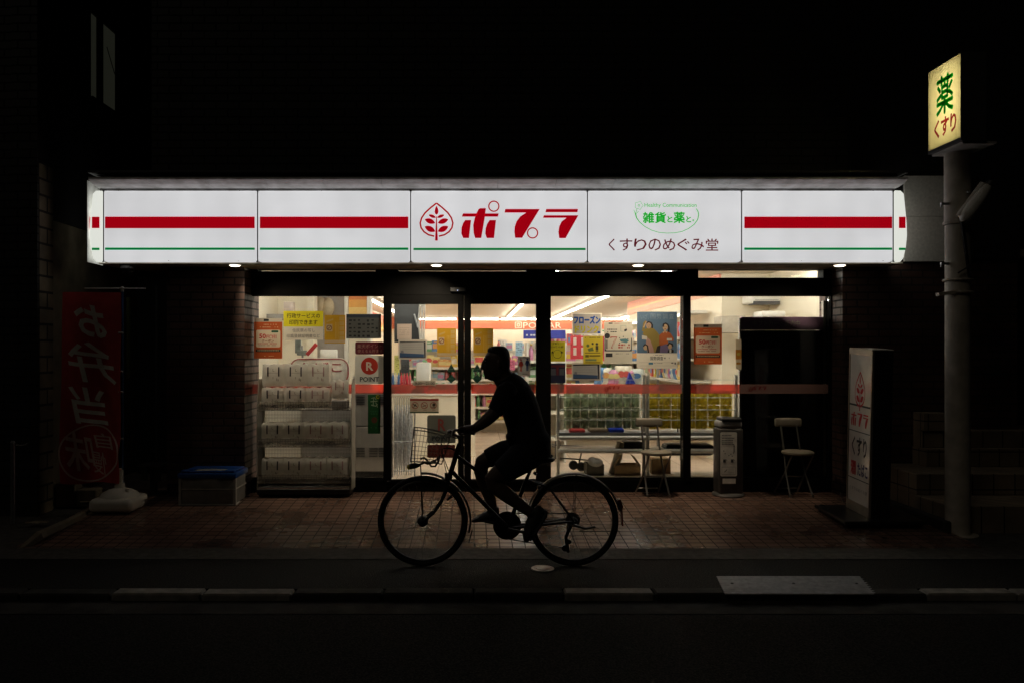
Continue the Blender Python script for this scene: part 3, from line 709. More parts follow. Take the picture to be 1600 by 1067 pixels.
g.mesh(vs, fs); fl = g.build("banner_flag", mat("red_banner_cloth", (.55, .055, .05), .8, var=.12, transl=.25), None, smooth=True)
tag(fl, "dark red hanging lunchbox banner with white brush writing seen from its back", "banner")
def clothtext(g, ch, x0, y0, x1, y1, bold=0.03, lift=.004):
    # split the outline finely so that it follows the folds
    vs, fs = text_shape(ch, bold)
    b = bmesh.new(); q = [b.verts.new((u, v, 0)) for u, v in vs]
    for f in fs:
        try: b.faces.new([q[i] for i in f])
        except ValueError: pass
    for k in range(1, 8):
        for ax in (0, 1):
            bmesh.ops.bisect_plane(b, geom=b.verts[:] + b.edges[:] + b.faces[:], plane_co=(k / 8, k / 8, 0), plane_no=((1, 0, 0) if ax == 0 else (0, 1, 0)))
    b.verts.index_update()
    g.mesh([cloth(x0 + (1 - v.co.x) * (x1 - x0) - (v.co.y - .5) * .20 * (x1 - x0), y1 + v.co.y * (y0 - y1) - (v.co.x - .5) * .16 * (y1 - y0), lift) for v in b.verts], [[v.index for v in f.verts] for f in b.faces]); b.free()
wcl = mat("white_print_cloth", (.82, .78, .70), .8)
g = MB(); clothtext(g, "お", 120, 476, 163, 527, .03); clothtext(g, "弁", 109, 534, 175, 598, .012); clothtext(g, "当", 113, 604, 165, 664, .015)
g.build("brush_writing", wcl, fl)
g = MB()
for r0, r1 in ((43, 45.5),):
    n = 60
    for k in range(n):
        a0, a1 = 2 * math.pi * k / n, 2 * math.pi * (k + 1) / n
        g.poly([cloth(142 + r * math.cos(a), 708 + r * math.sin(a), .004) for r, a in ((r0, a0), (r1, a0), (r1, a1), (r0, a1))])
clothtext(g, "味", 106, 674, 144, 736, .010); clothtext(g, "自", 147, 678, 175, 702, .010); clothtext(g, "慢", 141, 706, 168, 742, .004)
g.build("round_crest", mat("faded_print_cloth", (.72, .50, .44), .8), fl)
# ground clutter by the banner
for (px, py, w_, h_, lab) in ((106, 793, .19, .24, "narrow concrete block standing behind the banner foot"), (138, 788, .20, .17, "low square concrete block behind the banner base")):
    p = P(px, py, 7.95); g = MB(); g.box(p.x - w_ / 2, p.x + w_ / 2, 7.9, 8.05, .06, .06 + h_, .008, 1); tag(g.build("concrete_block", M['plaster']), lab, "block")
def crumple(px, py, w_, d_, h_, seed, lab, name, m):
    y = 1e9; rr = random.Random(seed)
    for k in range(60):
        Y = 7.0 + k * .02
        q = VY + (CAMZ - gz(Y)) * F / Y
        if abs(q - py) < abs(y - py): y = q; yy = Y
    x = (px - VX) / F * yy; z = gz(yy); g = MB(); n, mm = 14, 8; vs = []; fs = []
    for j in range(mm + 1):
        for i in range(n + 1):
            u, v = i / n - .5, j / mm - .5; r_ = max(0, 1 - (u * u + v * v) * 3.6)
            vs.append((x + u * w_ + rr.uniform(-.006, .006), yy + v * d_ + rr.uniform(-.006, .006), z + .004 + h_ * r_ * (.6 + .4 * math.sin(u * 21 + v * 13 + seed)) + rr.uniform(0, .006)))
    for j in range(mm):
        for i in range(n):
            a = j * (n + 1) + i; u, v = (i + .5) / n - .5, (j + .5) / mm - .5
            if u * u * 4 + v * v * 4 < 1.0 + .15 * math.sin(6 * math.atan2(v, u) + seed): fs.append((a, a + 1, a + n + 2, a + n + 1))
    g.mesh(vs, fs); o = g.build(name, m); bmo = bmesh.new(); bmo.from_mesh(o.data)
    bmesh.ops.delete(bmo, geom=[v for v in bmo.verts if not v.link_faces], context='VERTS'); bmo.to_mesh(o.data); bmo.free()
    tag(o, lab, "litter")
crumple(172, 800, .17, .10, .035, 1, "crumpled white paper lying in front of the banner base", "crumpled_paper", M['offw'])
crumple(137, 803, .16, .07, .015, 2, "flattened grey paper scrap lying below the concrete blocks", "paper_scrap", M['plaster'])
crumple(137, 784, .20, .10, .012, 3, "flat pale paper sheet beside the banner base and the blocks", "paper_sheet", M['plaster'])
crumple(58, 816, .20, .10, .010, 4, "round pale flattened dish on the ground by the block corner", "flat_dish", M['plaster'])
px_ = P(20, 0, 7.3).x
t = thing("chain_post", "thin metal post with a chain hook at the dark house front", "post", (px_, 7.3, 0))
g = MB(); g.tube([(px_, 7.3, -.02), (px_, 7.3, .76)], .02, 12); g.lathe((px_, 7.3, .76), [(.022, 0), (.022, .012), (.01, .025), (0, .027)], 12); g.build("tube", M['steel'], t, smooth=True)
g = MB()
for k in range(9):
    c = Vector((px_ + .025 + k * .013, 7.3, .75 - .004 * k + (.0006 * k * k))); g.tube([c + Vector((.010 * math.cos(a), .004 * (k % 2) * math.sin(a), .006 * math.sin(a))) for a in [2 * math.pi * j / 8 for j in range(8)]], .002, 5, close=True)
g.build("chain", M['chrome'], t)
# stand in the passage
pz = P(240, 0, 8.35)
t = thing("low_stand", "small dark low stand in the passage beside the storage crate", "stand", (pz.x, 8.35, .11))
g = MB(); g.box(pz.x - .125, pz.x + .125, 8.25, 8.45, .41, .43); g.build("top", M['dgrey'], t)
g = MB(); g.box(pz.x - .03, pz.x + .03, 8.33, 8.38, .11, .41); g.build("leg", M['dgrey'], t)
g = MB(); g.box(pz.x - .10, pz.x - .04, 8.27, 8.29, .26, .40); g.box(pz.x + .05, pz.x + .10, 8.27, 8.29, .26, .40); g.build("bracket", M['dgrey'], t)

# ---------------------------------------------------------------- storage crate
cx0, cx1 = P(279, 0, 7.8).x, P(369, 0, 7.8).x; zc = gz(7.8)
t = thing("storage_crate", "clear plastic storage crate with a blue lid by the brick wall", "crate", ((cx0 + cx1) / 2, 8.0, zc))
clr = mat("cloudy_plastic", (.22, .21, .19), .35, var=.2, spec=.5)
g = MB(); g.box(cx0 + .012, cx1 - .012, 7.80, 8.17, zc + .01, zc + .27, .012, 2); g.build("bin", clr, t, smooth=True)
g = MB(); g.box(cx0 + .004, cx1 - .004, 7.790, 8.18, zc + .150, zc + .162, .003, 1); g.box(cx0, cx0 + .03, 7.793, 7.82, zc, zc + .27, .004, 1); g.box(cx1 - .03, cx1, 7.793, 7.82, zc, zc + .27, .004, 1); g.box(cx0, cx1, 7.785, 8.18, zc, zc + .012, .003, 1)
g.build("rib", mat("cloudy_plastic_edge", (.42, .40, .37), .4), t)
blue = mat("blue_plastic", (.01, .06, .26), .35, var=.15)
g = MB(); g.box(cx0 - .005, cx1 + .005, 7.775, 8.2, zc + .265, zc + .315, .010, 2); g.box(cx0 + .03, cx1 - .02, 7.82, 8.17, zc + .315, zc + .335, .012, 2)
for a in (cx0 + .02, cx1 - .11): g.box(a, a + .09, 7.80, 7.86, zc + .317, zc + .343, .008, 1)
lid = g.build("lid", blue, t, smooth=True)
g = MB(); g.box(cx0 + .15, cx1 - .12, 7.83, 7.93, zc + .3355, zc + .3375); g.build("label_sticker", mat("grey_sticker", (.32, .31, .29), .5), lid)
g = MB(); rr = random.Random(5)
x = cx0 + .09
while x < cx1 - .10:
    ww = rr.uniform(.008, .02)
    if rr.random() > .2: g.poly([(x, 7.7745, zc + .278), (x + ww, 7.7745, zc + .278), (x + ww, 7.7745, zc + .303), (x + ww * .4, 7.7745, zc + .303)])
    x += ww + .008
g.build("printing", mat("faded_print", (.05, .11, .30), .5), lid)

# ---------------------------------------------------------------- pole with the pharmacy sign
PX, PY_ = 4.225, 6.95
t = thing("sign_pole", "tall grey steel pole carrying the yellow pharmacy sign", "pole", (PX, PY_, .02))
g = MB(); g.tube([(PX, PY_, .0), (PX, PY_, 2.72)], .098, 24); g.tube([(PX, PY_, 2.72), (PX, PY_, 3.36)], .104, 24); g.build("shaft", M['pole'], t, smooth=True)
g = MB(); g.lathe((PX, PY_, 2.70), [(.104, 0), (.113, .004), (.113, .03), (.108, .034)]); g.build("collar", M['pole'], t)
g = MB(); g.lathe((PX, PY_, 0), [(.104, 0), (.16, .002), (.16, .014), (.104, .016)]); g.build("foot_flange", M['pole'], t)
for z in (2.36, 2.88):
    g = MB(); g.xbox(Matrix.Translation((PX - .13, PY_ - .03, z)), .07, .02, .02); g.tube([(PX - .16, PY_ - .03, z), (PX - .16, PY_ - .03, z - .03)], .008, 6); g.build("bolt", M['steel'], t)
g = MB(); g.tube([(PX + .02, PY_ - .115, 2.96), (PX + .02, PY_ - .12, 2.97)], .012, 8)
g.build("bolt", M['steel'], t)
g = MB(); g.tube([(PX + .07, PY_ - .09, 2.62), (PX + .05, PY_ - .13, 2.45), (PX + .02, PY_ - .14, 2.33), (PX - .07, PY_ - .12, 2.27)], .006, 6); g.tube([(PX + .02, PY_ - .14, 2.34), (PX + .03, PY_ - .14, 2.26)], .005, 6); g.build("cable", M['black'], t, smooth=True)
g = MB(); g.tube([(PX + .112 * math.cos(a), PY_ + .112 * math.sin(a), 2.22 + .05 * math.sin(a + 2.6) * 0) for a in [2 * math.pi * k / 20 for k in range(20)]], .010, 6, close=True)
g.tube([(PX + .112 * math.cos(a), PY_ + .112 * math.sin(a), 2.11) for a in [2 * math.pi * k / 20 for k in range(20)]], .012, 6, close=True); g.xbox(Matrix.Translation((PX - .14, PY_ - .07, 2.10)) @ Matrix.Rotation(R(-8), 4, 'Y'), .16, .05, .03); g.build("clamp_band", M['pole'], t)
bx0, bx1, by0, by1, bz0, bz1 = 4.035, 4.25, 6.60, 7.06, 3.375, 4.065
t = thing("pharmacy_sign", "yellow glowing pharmacy sign box with green and red writing on the pole", "sign", ((bx0 + bx1) / 2, 6.83, bz0))
g = MB(); xa, xb_ = bx0 + .0, bx1
g.box(xb_ - .01, xb_, by0 - .004, by1 + .004, bz0 - .03, bz1 + .012); g.box(xa, xb_ - .01, by0 - .012, by0 - .002, bz0 - .03, bz1 + .012); g.box(xa, xb_ - .01, by1 + .002, by1 + .012, bz0 - .03, bz1 + .012)
g.box(xa, xb_ - .01, by0 - .002, by1 + .002, bz0 - .03, bz0 - .002); g.box(xa, xb_ - .01, by0 - .002, by1 + .002, bz1 + .002, bz1 + .012); g.build("case", M['dgrey'], t)
g = MB(); g.box(xb_ - .018, xb_ - .012, by0, by1, bz0, bz1); g.box(xa + .02, xb_ - .018, by0, by0 + .004, bz0, bz1); g.box(xa + .02, xb_ - .018, by1 - .004, by1, bz0, bz1); g.box(xa + .02, xb_ - .018, by0 + .004, by1 - .004, bz0, bz0 + .004); g.build("liner", M['white'], t)
g = MB(); g.tube([(bx0 + .15, by0 + .20, bz0 + .10), (bx0 + .15, by0 + .20, bz1 - .04)], .014, 8); g.build("inner_tube", emis("sign_tube", (1.0, .90, .62), PHARM_L), t)
g = MB(); g.box(bx0 + .03, bx1 + .10, by0 + .02, by1, bz0 - .05, bz0 - .032); g.build("bottom_plate", mat("pale_plate", (.45, .43, .40), .7), t)
g = MB(); g.poly([(bx0, by0 - .004, bz0 - .004), (bx0, by1 + .004, bz0 - .004), (bx0, by1 + .004, bz1 + .004), (bx0, by0 - .004, bz1 + .004)]); f_ = g.build("face", mat("yellow_acrylic", (.90, .82, .46), .35, var=.05, transl=.92), t)
def onface(a, b, c, d): # u along face (far -> near) 0..1, v up 0..1 
    return lambda x, y: Vector((bx0 - .002, by1 - (by1 - by0) * x, bz0 + (bz1 - bz0) * y))
g = MB(); g.pbold("薬", .27, .85, .79, .38, 0, .012, xf=onface(0, 0, 0, 0)); g.build("lettering", mat('green_acrylic_film', (.03, .60, .08), .4, transl=.8), f_)
g = MB()
for ch, a, b in (("く", .19, .36), ("す", .41, .66), ("り", .70, .89)):
    g.ptext(ch, a, .335, b, .10, 0, .03, xf=onface(0, 0, 0, 0))
g.build("lettering", mat('red_acrylic_film', (.33, .02, .02), .4, transl=.8), f_)
# unlit street lamp
t = thing("street_lamp", "unlit white tilted fluorescent street lamp clamped to the sign pole", "lamp", (4.36, 6.8, 2.75))
a_, b_ = P(1503, 346, 6.8), P(1544, 290, 6.75); d_ = (b_ - a_)
g = MB(); n_ = 12; pts = [a_ + d_ * (i / n_) for i in range(n_ + 1)]
g.tube(pts, [.02, .045, .052, .055, .056, .057, .056, .055, .053, .05, .046, .04, .03], 16); g.build("diffuser", mat("aged_diffuser", (.95, .90, .78), .45, var=.25, scale=20), t, smooth=True)
nrm = Vector((-d_.z, 0, d_.x)).normalized()
g = MB(); g.tube([p + nrm * .03 + Vector((0, .02, 0)) for p in pts[1:]], .034, 10); g.build("housing", M['offw'], t, smooth=True)
g = MB(); g.tube([b_, b_ + d_ * .10], [.036, .03], 12); g.build("end_cap", M['dgrey'], t)
g = MB(); g.tube([(PX + .05, PY_ - .09, 2.22), a_], .014, 8); g.build("bracket", M['black'], t)

# ---------------------------------------------------------------- standing sign on wheels (leans with the sloping forecourt)
sx0, sx1, sy0, sy1 = 3.52, 3.71, 7.1, 7.53
sb = .105; stt = 1.611
t = thing("standing_sign", "tall wheeled standing sign box unlit with tree emblem and red writing", "sign", (3.6, 7.1, .05))
def sp2(name, m, f, parent=t, smooth=False): g = MB(); f(g); return g.build(name, m, parent, smooth)
alu = mat("aluminium_trim", (.55, .50, .42), .35, .6, var=.1)
sp2("case", M['black'], lambda g: g.box(sx0 + .006, sx1, sy0 + .003, sy1 - .003, sb, stt - .004))
sp2("cap", alu, lambda g: (g.box(sx0, sx1 + .003, sy0, sy1, stt - .003, stt + .006, .003, 1)))
sp2("frame", alu, lambda g: (g.box(sx0, sx0 + .02, sy0 - .001, sy0 + .012, sb, stt - .004), g.box(sx0, sx0 + .02, sy1 - .012, sy1 + .001, sb, stt - .004), g.box(sx0, sx0 + .02, sy0 + .012, sy1 - .012, stt - .05, stt - .004), g.box(sx0, sx0 + .02, sy0 + .012, sy1 - .012, sb, sb + .10)))
fp = sp2("face_panel", mat("gloss_white_panel", (.92, .89, .81), .09, var=.05, spec=.6), lambda g: g.box(sx0 + .004, sx0 + .014, sy0 + .012, sy1 - .012, sb + .10, stt - .05))
fz = lambda v: sb + .10 + (stt - .05 - sb - .10) * v
fy = lambda u: sy1 - .012 - (sy1 - sy0 - .024) * u
onst = lambda x, y: Vector((sx0 + .0028, fy(x), fz(y)))
def stq(g, u0, v0, u1, v1, d=0): g.poly([(sx0 + .0032 - d, fy(u0), fz(v0)), (sx0 + .0032 - d, fy(u1), fz(v0)), (sx0 + .0032 - d, fy(u1), fz(v1)), (sx0 + .0032 - d, fy(u0), fz(v1))])
sp2("dark_divider", mat("dark_green_strip", (.01, .03, .02), .4), lambda g: (stq(g, 0, .652, 1, .664), stq(g, 0, .478, 1, .484), stq(g, 0, .155, 1, .161), stq(g, 0, .0, .03, 1)), fp)
def flatmap(g, f):  # draw in a unit square through the px helpers, then swing it on to the panel
    q = MB(); f(q)
    for v in q.b.verts:
        u = (VX + v.co.x * F / v.co.y); w_ = (VY - (v.co.z - CAMZ) * F / v.co.y); v.co = onst(u / 1000.0, 1 - w_ / 1000.0)
    g._join(q.b)
def f1(q): logo_tree(q, 500, 60, .80, 5.0, 2.0)
redm = mat("red_paint", (.62, .02, .025), .4); navy = mat("navy_paint", (.03, .03, .14), .4); blk = mat("black_paint", (.02, .02, .02), .4)
sp2("tree_emblem", redm, lambda g: flatmap(g, f1), fp)
def f2(q):
    for pts in HO + FU + RA: q.ppoly([(110 + (x - 440) * .78, 385 + (y - 100) * .36) for x, y in pts], 5.0)
sp2("lettering", redm, lambda g: (flatmap(g, f2), g.pbold("酒", .15, .273, .39, .187, 0, .008, xf=onst)), fp)
sp2("lettering", blk, lambda g: [g.ptext(c, a, .445, b, .315, 0, .02, xf=onst) for c, a, b in (("く", .17, .33), ("す", .40, .64), ("り", .70, .86))], fp)
sp2("lettering", navy, lambda g: g.ptext("たばこ", .46, .275, .93, .185, 0, .03, xf=onst), fp)
sp2("small_lettering", mat("grey_paint_print", (.25, .24, .23), .5), lambda g: g.ptext("くすりのめぐみ堂", .12, .10, .92, .075, 0, .0, xf=onst), fp)
for o in list(fp.children):
    for v in o.data.vertices: pass
bs = sp2("platform", mat("black_steel_base", (.03, .03, .03), .35, .5), lambda g: g.box(3.26, 3.98, 6.99, 7.62, .085, .115, .006, 1))
for (a, b) in ((3.31, 7.04), (3.93, 7.04), (3.31, 7.57), (3.93, 7.57)):
    z = .045 + .026 * (b - 7.1); wl = sp2("wheel", M['black'], lambda g: g.lathe((a, b - .014, z + .036), [(0, 0), (.03, 0), (.036, .005), (.036, .023), (.03, .028), (0, .028)], 16, 'Y'))
    sp2("fork", M['steel'], lambda g: g.box(a - .012, a + .012, b - .022, b + .022, z + .055, .085), wl)
sp2("skirt", M['dgrey'], lambda g: g.box(sx0 + .003, sx1 - .01, sy0 + .006, sy1 - .006, .116, sb + .02))
sp2("lock", M['chrome'], lambda g: g.lathe((sx0 - .0 + .03, sy0 - .006, 1.02), [(0, 0), (.008, 0), (.008, .008)], 10, 'Y'))
g = MB(); g.tube([P(1312, 773, 7.7), P(1318, 788, 7.6), P(1327, 793, 7.55), P(1335, 800, 7.45)], .006, 6); g.build("power_cord", M['black'], t, smooth=True)
t.rotation_euler = (R(2.7), 0, 0)

# ---------------------------------------------------------------- folding chairs
def folding_chair(px, lab, yb=8.28):
    s = 0.111; X = P(px, 0, yb).x
    t = thing("folding_chair", lab, "chair", (X, yb, s), "round padded folding chairs by the glass")
    seatm = mat("beige_vinyl", (.22, .19, .14), .5, var=.12, bump=.15); tub = mat("dark_chrome_tube", (.22, .21, .19), .35, .8, var=.1)
    g = MB(); g.lathe((X + .03, yb - .03, s + .425), [(0, 0), (.145, 0), (.16, .012), (.16, .028), (.145, .038), (.0, .042)], 28); g.build("seat", seatm, t, smooth=True)
    g = MB(); bp_ = Matrix.Translation((X - .02, yb + .10, s + .745)); g.xbox(bp_, .285, .05, .095, .022)
    o = g.build("backrest", seatm, t, smooth=True)
    md = o.modifiers.new("round", 'SUBSURF'); md.levels = 2; md.render_levels = 2
    for sx in (-1, 1):
        g = MB(); g.tube([(X - .02 + sx * .082, yb + .095, s + .76), (X + sx * .085, yb + .03, s + .43), (X + .01 + sx * .10, yb - .03, s + .22), (X + .03 + sx * .115, yb - .13, s + .01)], .0105, 8); g.lathe((X + .03 + sx * .115, yb - .13, s), [(.013, 0), (.013, .03)], 8)
        g.build("leg", tub, t, smooth=True)
        g = MB(); g.tube([(X + .05 + sx * .11, yb - .10, s + .42), (X + .01 + sx * .105, yb - .0, s + .22), (X - .03 + sx * .12, yb + .13, s + .01)], .0095, 8); g.build("rear_leg", tub, t, smooth=True)
    g = MB(); g.tube([(X - .08, yb - .04, s + .20), (X + .10, yb - .04, s + .20)], .008, 6); g.build("stretcher", tub, t)
    g = MB(); g.tube([(X - .14, yb + .12, s + .05), (X + .08, yb + .12, s + .05)], .008, 6); g.build("stretcher", tub, t)
    return t
folding_chair(1020, "beige round padded folding chair in front of the window below the blue poster")
folding_chair(1240, "beige round padded folding chair in front of the black gift card display")
# ashtray stand
ax = P(1137.5, 0, 8.27).x; s = .111
t = thing("ashtray_stand", "dark steel ashtray stand with a white notice on its front", "ashtray", (ax, 8.27, s))
am = mat("dark_grey_steel", (.075, .07, .065), .45, .4, var=.2)
g = MB(); g.lathe((ax, 8.27, s), [(.16, 0), (.165, .01), (.155, .028), (.13, .035)], 28); g.build("foot", mat("worn_foot", (.13, .12, .11), .5, .4), t, smooth=True)
g = MB(); g.box(ax - .125, ax + .125, 8.16, 8.38, s + .03, s + .70, .02, 3); g.build("body", am, t, smooth=True)
g = MB(); g.box(ax - .12, ax + .12, 8.165, 8.375, s + .70, s + .78, .03, 3); g.build("head", M['grey'], t, smooth=True)
g = MB(); g.box(ax - .10, ax + .11, 8.155, 8.36, s + .775, s + .81, .015, 2); g.build("lid", M['dgrey'], t, smooth=True)
g = MB()
for k in range(14): g.box(ax - .09 + k * .013, ax - .084 + k * .013, 8.158, 8.16, s + .815, s + .822)
g.build("grille", M['black'], t)
g = MB(); g.pround(1125.5, 674.5, 1151.5, 743.5, 2.5, 8.157); nt_ = g.build("notice", mat("notice_white", (.80, .76, .68), .5), t)
g = MB(); rr = random.Random(2)
for y in (679, 683.5, 687, 690.5, 693): 
    x = 1128
    while x < 1145 + rr.uniform(-8, 4): g.prect(x, y, x + 1.6, y + 1.4, 8.155); x += 2.2
for x, y in ((1131, 704), (1133, 708), (1142, 709), (1146, 707), (1144, 712), (1139, 711)): g.pdisc(x, y, .9, 8.155, 8)
g.pstroke([(1147, 697), (1147, 706)], 1.2, 8.155); g.pdisc(1147, 696, 1.1, 8.155, 8)
g.prect(1130, 717, 1134, 722, 8.155); g.prect(1142, 717, 1146, 722, 8.155); g.pstroke([(1134, 717), (1136, 719)], .8, 8.155); g.pstroke([(1146, 717), (1148, 719)], .8, 8.155)
g.pstroke([(1128, 729), (1149, 729), (1149, 741), (1128, 741)], .5, 8.155, True); g.pstroke([(1132, 737), (1136, 733)], 1, 8.155)
for y in (732, 735, 738): g.pstroke([(1138, y), (1147, y)], .5, 8.155)
g.build("printing", mat("notice_ink", (.07, .065, .06), .6), nt_)
g = MB(); g.prect(1129, 747, 1149.5, 755, 8.157); g.build("small_notice", mat("notice_white", (.80, .76, .68), .5), t)
# ---------------------------------------------------------------- wire rack of white packs
ry0, ry1 = 8.14, 8.40; rl, rr_ = P(404.5, 0, 8.2).x, P(549, 0, 8.2).x; s = .111
RZ = lambda py: P(0, py, 8.18).z
t = thing("wire_rack", "wheeled wire display rack of white packs in front of the window", "rack", ((rl + rr_) / 2, 8.3, s))
for x in (rl, rr_): g = MB(); g.box(x - .012, x + .012, ry1 - .03, ry1 - .005, s + .06, RZ(588), .003, 1); g.build("upright", M['wirew'], t)
for x in (rl - .003, rr_ + .010):
    g = MB(); g.poly([(x, ry0 + .02, s + .07), (x, ry1, s + .07), (x, ry1, RZ(592)), (x, ry0 + .08, RZ(592)), (x, ry0 + .02, RZ(640))])
    o = g.build("side_panel", mat("side_panel_grey", (.36, .34, .29), .5, var=.1), t); o.modifiers.new("thick", 'SOLIDIFY').thickness = .008
g = MB(); g.box(rl, rr_, ry0 - .02, ry1, s + .03, s + .09, .008, 1); g.build("base", M['black'], t)
g = MB(); g.tube([(rl + .02, ry0 - .03, s + .105), (rr_ - .02, ry0 - .03, s + .105)], .010, 8); g.build("front_bar", M['chrome'], t, smooth=True)
for a in (rl + .04, rr_ - .04):
    for b in (ry0 + .02, ry1 - .03):
        g = MB(); g.lathe((a, b - .012, s + .026), [(0, 0), (.026, 0), (.026, .024), (0, .024)], 14, 'Y'); g.build("caster", M['black'], t)
shelves = [640, 697, 753]
for py in shelves:
    z0 = RZ(py); g = MB()
    for k in range(4): g.tube([(rl, ry0 - .01, z0 + k * .028), (rr_, ry0 - .01, z0 + k * .028)], .0022 if k else .004, 6)
    for k in range(37):
        x = rl + (rr_ - rl) * k / 36; g.tube([(x, ry1 - .02, z0), (x, ry0 - .01, z0), (x, ry0 - .012, z0 + .086)], .0016, 5)
    g.build("shelf_basket", M['wired'], t)
    g = MB(); rn = random.Random(py + 5)
    for k in range(34):
        c = Vector((rl + .03 + (rr_ - rl - .06) * rn.random(), ry0 - .018, z0 + rn.uniform(.015, .04))); q_ = rn.uniform(.010, .026); h_ = rn.uniform(.5, 1.2)
        g.tube([c + Vector((q_ * math.cos(R(a)), -.003 * math.sin(R(a)), q_ * h_ * math.sin(R(a)))) for a in range(-20, 201, 22)], rn.uniform(.0015, .003), 5)
    g.build("dark_handle_loops", M['black'], t, kind="stuff")
g = MB()
for z in (RZ(655), RZ(662), RZ(712), RZ(718), RZ(706), RZ(650)):
    g.tube([(rl, ry1 - .012, z), (rr_, ry1 - .012, z)], .0016, 5)
for k in range(60):
    x = rl + (rr_ - rl) * k / 59; g.tube([(x, ry1 - .014, s + .1), (x, ry1 - .014, RZ(600))], .0014, 5)
g.build("back_mesh", M['wired'], t)
packm = mat("white_pack_plastic", (.92, .90, .84), .35, var=.06, scale=20, bump=.2, bscale=40, transl=.58)
stripe_b = mat("pack_black_print", (.03, .03, .035), .5); stripe_g = mat("pack_grey_print", (.38, .33, .30), .5); stripe_p = mat("pack_pink_print", (.50, .32, .31), .5)
def pack(x, z, w_, h_, ink_, lab, fade=False, y=ry0 + .035, d=.13):
    o = MB(); b = bmesh.new(); bmesh.ops.create_grid(b, x_segments=10, y_segments=10, size=.5); rn = random.Random(int(x * 1000 + z * 777))
    ph = rn.uniform(0, 6)
    top = []
    def dsp(u, v): return .012 * (1 - (2 * u) ** 4) * (1 - (2 * v) ** 4) + .004 * math.sin(u * 9 + ph) * math.cos(v * 7 + ph)
    vs = []; fs = []; n = 10
    for sgn, yy in ((-1, y), (1, y + d)):
        for j in range(n + 1):
            for i in range(n + 1):
                u, v = i / n - .5, j / n - .5; e = 1 - .05 * (2 * v) ** 6
                vs.append((x + u * w_ * e, yy + sgn * dsp(u, v), z + h_ * (v + .5) + (.006 * math.sin(u * 14 + ph) if j == n else 0)))
    m_ = (n + 1) ** 2
    for j in range(n):
        for i in range(n):
            a = j * (n + 1) + i; fs.append((a, a + 1, a + n + 2, a + n + 1)); fs.append((m_ + a + 1, m_ + a, m_ + a + n + 1, m_ + a + n + 2))
    rim = [i for i in range(n + 1)] + [(j) * (n + 1) + n for j in range(1, n + 1)] + [n * (n + 1) + i for i in range(n - 1, -1, -1)] + [j * (n + 1) for j in range(n - 1, 0, -1)]
    for k in range(len(rim)): a, c = rim[k], rim[(k + 1) % len(rim)]; fs.append((c, a, m_ + a, m_ + c))
    b.free(); o.mesh(vs, fs); root = o.build("white_pack", packm, None, smooth=True)
    tag(root, lab, "pack", "white packs on the wire rack"); root["_base"] = [0, 0, 0]
    q = MB(); yy = lambda u, v: y - dsp(u, v) - .0015
    def qd(u0, v0, u1, v1):
        pts = [(u0, v0), (u1, v0), (u1, v1), (u0, v1)]; q.poly([(x + a * w_, yy(a, c), z + h_ * (c + .5)) for a, c in pts])
    for sx in (-.24, .24):
        for k in range(5): qd(sx - .03, -.04 + k * .085, sx + .03, -.04 + (k + 1) * .085)
    q.build("printed_bar", ink_, root)
    q = MB()
    for k in range(6): qd(-.22 + k * .073, .11, -.22 + (k + 1) * .073, .125)
    qd(-.03, .18, -.01, .30); qd(-.01, .18, .05, .20); qd(-.02, -.16, .0, -.06); qd(.14, -.24, .17, -.12); qd(.20, -.26, .23, -.16)
    q.build("printing", stripe_g if ink_ != stripe_p else stripe_p, root)
cols = ["first column", "second column", "third column", "fourth column"]
rows = [("top stack", 603.5, .215, 3, .03), ("upper basket", 636, .19, 3, 0), ("middle basket", 692, .20, 4, 0), ("bottom basket", 748, .20, 4, 0)]
for rn_, py, h_, n, dy in rows:
    for k in range(n):
        wd = (P(515 if n == 3 else 545, 0, 8.2).x - P(410, 0, 8.2).x) / n
        x = P(410, 0, 8.2).x + wd * (k + .5)
        pack(x, RZ(py), wd * 1.0, h_ * 1.05, stripe_b if k < 2 else stripe_p, f"white plastic pack with {'black' if k < 2 else 'faint pink'} bars, {rn_} of the wire rack, {cols[k]}", y=ry0 + .03 + dy)
x = P(531, 0, 8.2).x; pack(x, RZ(622), .165, .185, stripe_p, "shiny pale pack on the rack beneath the blue tag edge", y=ry0 + .05, d=.08)
x = P(531, 0, 8.2).x; g = MB(); g.box(x - .08, x + .08, ry0 + .03, ry0 + .16, RZ(640) + .005, RZ(625), .006, 1)
tag(g.build("grey_tray", M['grey']), "grey tray below the shiny pack in the rack's upper basket", "tray")
# crumpled clear film hanging over each basket front
for py, wh in ((640, "upper"), (697, "middle"), (753, "bottom")):
    g = MB(); n = 60; vs = []; fs = []; rn = random.Random(py)
    for j in range(5):
        for i in range(n + 1): vs.append((rl + .015 + (rr_ - rl - .03) * i / n + rn.uniform(-.004, .004), ry0 - .016 + rn.uniform(-.008, .004) , RZ(py) + .004 + j * .021 + rn.uniform(-.005, .005)))
    for j in range(4):
        for i in range(n): a = j * (n + 1) + i; fs.append((a, a + 1, a + n + 2, a + n + 1))
    g.mesh(vs, fs); o = g.build("plastic_film", film("crumpled_film" + wh, (.85, .82, .76), (.30, .28, .24), .45)); tag(o, f"crumpled clear plastic film along the {wh} basket of the wire rack", "film")
